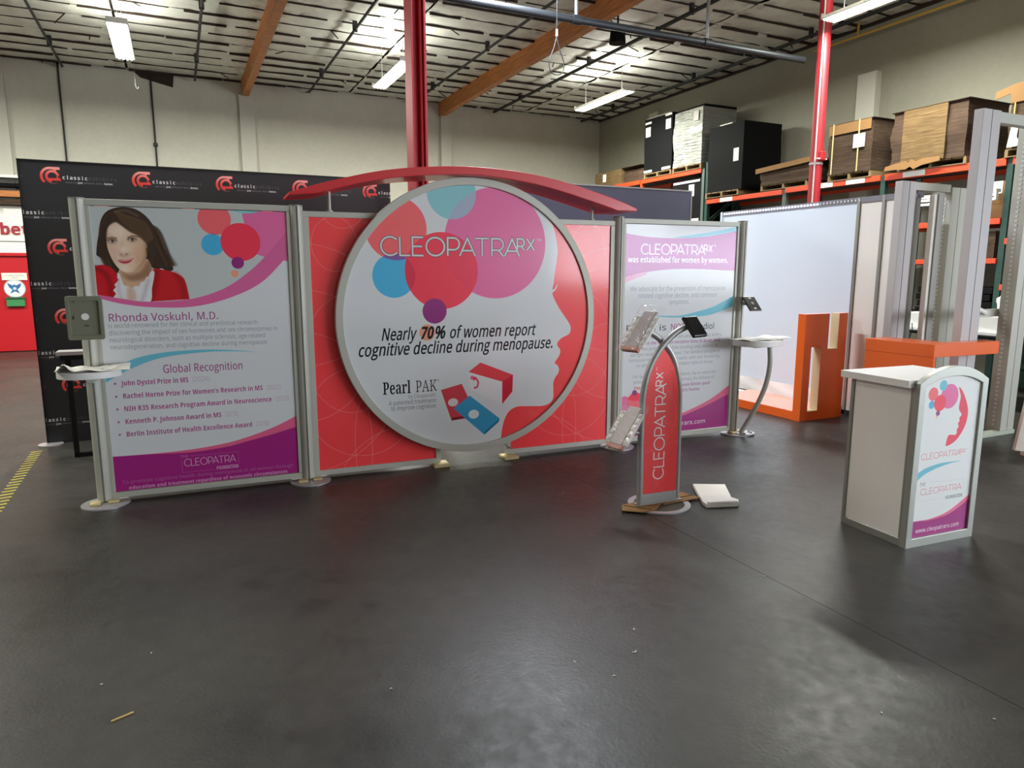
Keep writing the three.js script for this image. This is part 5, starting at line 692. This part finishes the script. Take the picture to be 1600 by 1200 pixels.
// ---------------------------------------------------------------- far left: office front with red door
{
  const f = structGroup('office_front'); const Z = -20.02;
  mesh('fascia', [bx(-6.5, -1.5, 2.95, 3.4, ZB, Z)], m.white, f); mesh('fascia', [bx(-6.5, -1.5, 2.6, 2.94, ZB, Z + 0.03)], m.white, f); mesh('fascia', [bx(-6.5, -1.5, 2.33, 2.59, ZB, Z)], m.white, f);
  mesh('wall_panel', [bx(-6.5, -5.6, 0, 2.33, ZB, Z), bx(-2.6, -1.5, 0, 2.33, ZB, Z)], m.white, f);
  const d = structGroup('door_1'); mesh('door_leaf', [bx(-5.6, -2.6, 0.02, 2.33, ZB + 0.02, Z - 0.04)], m.doorRed, d); mesh('door_header', [bx(-5.6, -2.6, 2.26, 2.33, Z - 0.04, Z + 0.02)], m.doorRed, d); mesh('door_handle', [rbx(-5.5, -5.44, 0.95, 1.1, Z - 0.04, Z + 0.03, 0.01)], m.aluDark, d);
  let t = thing('door_sign', 'small white sign with a line of text above the round emblem on the red door', 'sign', [-3.74, 1.78, Z - 0.03]);
  { const a = new Art(0, 0, 0.5, 0.17, 256, '#ece8e0'); a.text('AUTHORIZED PERSONNEL', 0.06, 0.44, 0.09, 0.03, '#9a8f8c'); a.text('ONLY', 0.19, 0.31, 0.04, 0.03, '#9a8f8c'); const g = bx(0, 0.5, 0, 0.17, 0, 0.01); a.uv(g); g.translate(0, -0.085, 0); mesh('plate', g, a.material(0.6), t, true); }
  t = thing('door_emblem', 'round white emblem with a blue eagle on the red door', 'emblem', [-3.51, 1.5, Z - 0.035]);
  { const a = new Art(-0.22, -0.22, 0.22, 0.22, 256, '#eef0f0'); a.ring(0, 0, 0.205, 0.205, '#9fb4c8', 0.014); a.fill([[0, 0.1], [0.03, 0.07], [0.14, 0.13], [0.11, 0.03], [0.05, -0.03], [0.1, -0.12], [0, -0.07], [-0.1, -0.12], [-0.05, -0.03], [-0.11, 0.03], [-0.14, 0.13], [-0.03, 0.07]], '#2f6ea8', false); a.circle(0.0, 0.0, 0.035, '#c8d8e4'); const g = new THREE.CylinderGeometry(0.215, 0.215, 0.012, 48); g.rotateX(Math.PI / 2); a.uv(g); mesh('disc', g, a.material(0.6), t, true); }
  t = thing('door_box', 'green box fixed below the emblem on the red door', 'box', [-3.52, 1.18, Z - 0.02]); mesh('body', [rbx(-0.17, 0.19, -0.1, 0.08, -0.02, 0.06, 0.01)], m.green, t); mesh('lid', [rbx(-0.18, 0.2, 0.07, 0.12, -0.02, 0.075, 0.01)], M('#2c5a3a', 0.5), t);
  t = thing('wall_lettering', 'red letters spelling better on the white fascia over the red door', 'lettering', [-3.64, 2.75, Z + 0.015]);
  { const { FontLoader } = await import('three/addons/loaders/FontLoader.js'); const { TextGeometry } = await import('three/addons/geometries/TextGeometry.js'); const font = await new FontLoader().loadAsync('fonts/droid/droid_sans_bold.typeface.json'); let x = 0; for (const ch of 'better.') { const g = new TextGeometry(ch, { font, size: 0.26, depth: 0.03, curveSegments: 5 }); g.computeBoundingBox(); const w = g.boundingBox.max.x - g.boundingBox.min.x; g.translate(x - g.boundingBox.min.x, 0, 0.015); x += w + 0.03; mesh('letter', [g], M('#a52034', 0.6), t); } }
  t = thing('storage_shelf', 'loaded shelf of boards above the white fascia at the left edge', 'shelf', [-6.3, 3.4, ZB + 0.02]); mesh('plank', [bx(0, 3.4, 0.62, 0.68, 0, 0.5)], m.white, t); mesh('plank', [bx(0, 3.4, 0.42, 0.5, 0, 0.46)], m.blackBox, t); mesh('plank', [bx(0, 3.4, 0.2, 0.34, 0, 0.42)], m.glulam, t); mesh('plank', [bx(0, 3.4, 0.02, 0.14, 0, 0.4)], m.cardDark, t); mesh('shelf_post', [bx(2.55, 2.62, 0, 0.8, 0.5, 0.54)], m.shim, t); mesh('shelf_post', [bx(0.3, 0.37, 0, 0.8, 0.5, 0.54)], m.shim, t);
}

// ---------------------------------------------------------------- floor tape and litter
{
  const t = thing('hazard_tape', 'yellow striped hazard tape on the floor at the left edge', 'tape', [0, 0, 0]);
  const a = B(-1.865, 0, -8.6), b = B(-1.72, 0, -6.2), n = 24, dx = (b[0] - a[0]) / n, dz = (b[2] - a[2]) / n;
  for (let k = 0; k < n; k++) { const g = new THREE.BoxGeometry(0.1, 0.002, 0.042); g.rotateY(0.25); g.translate(a[0] + dx * k, 0.0015, a[2] + dz * k); mesh('stripe', [g], m.tapeYellow, t); }
  let s = thing('wooden_stick', 'small pale wooden stick lying on the floor at the lower left', 'stick', [...B(-0.485, 0.004, -3.168)], 0.36); mesh('splinter', [rbx(-0.045, 0.045, -0.003, 0.003, -0.004, 0.004, 0.002)], m.wood, s);
  const bits = [[991, 1019, 'curled white scrap on the floor, largest of the paper bits'], [897, 1035, 'white scrap on the floor left of the curled one'], [960, 1057, 'pale scrap on the floor below the curled one'], [991, 984, 'tiny pale scrap on the floor above the curled one'], [1194, 901, 'tiny white scrap on the floor in front of the white counter'], [158, 1070, 'pale crumb on the floor above the wooden stick'], [236, 1021, 'pale crumb on the floor furthest up at the left'], [611, 1077, 'tiny white scrap on the floor in the middle front'], [1378, 1115, 'tiny white scrap at the lower right'], [1553, 1124, 'tiny white scrap nearest the lower right corner'], [880, 771, 'tiny white scrap on the floor before the coral panel']];
  const f = 1085.8, cp = Math.cos(0.1607), sp = Math.sin(0.1607), cy = Math.cos(0.4436), sy = Math.sin(0.4436);
  bits.forEach(([u, v, label], i) => { const x = (u - 800) / f, y = -(v - 600) / f, y2 = y * cp - sp, z2 = y * sp + cp, k = -1.9 / y2, s2 = i === 0 ? 0.013 : i < 4 ? 0.008 : 0.005; const t2 = thing('paper_scrap', label, 'scrap', [(x * cy + z2 * sy) * k, 0, -(z2 * cy - x * sy) * k], i * 1.3); mesh('scrap', [tube([[-s2, 0.003, 0], [0, 0.004, s2 * 0.5], [s2, 0.003, -s2 * 0.2]], 0.0022, 6, 6)], m.foam, t2); });
}
renderer.render(scene, camera);
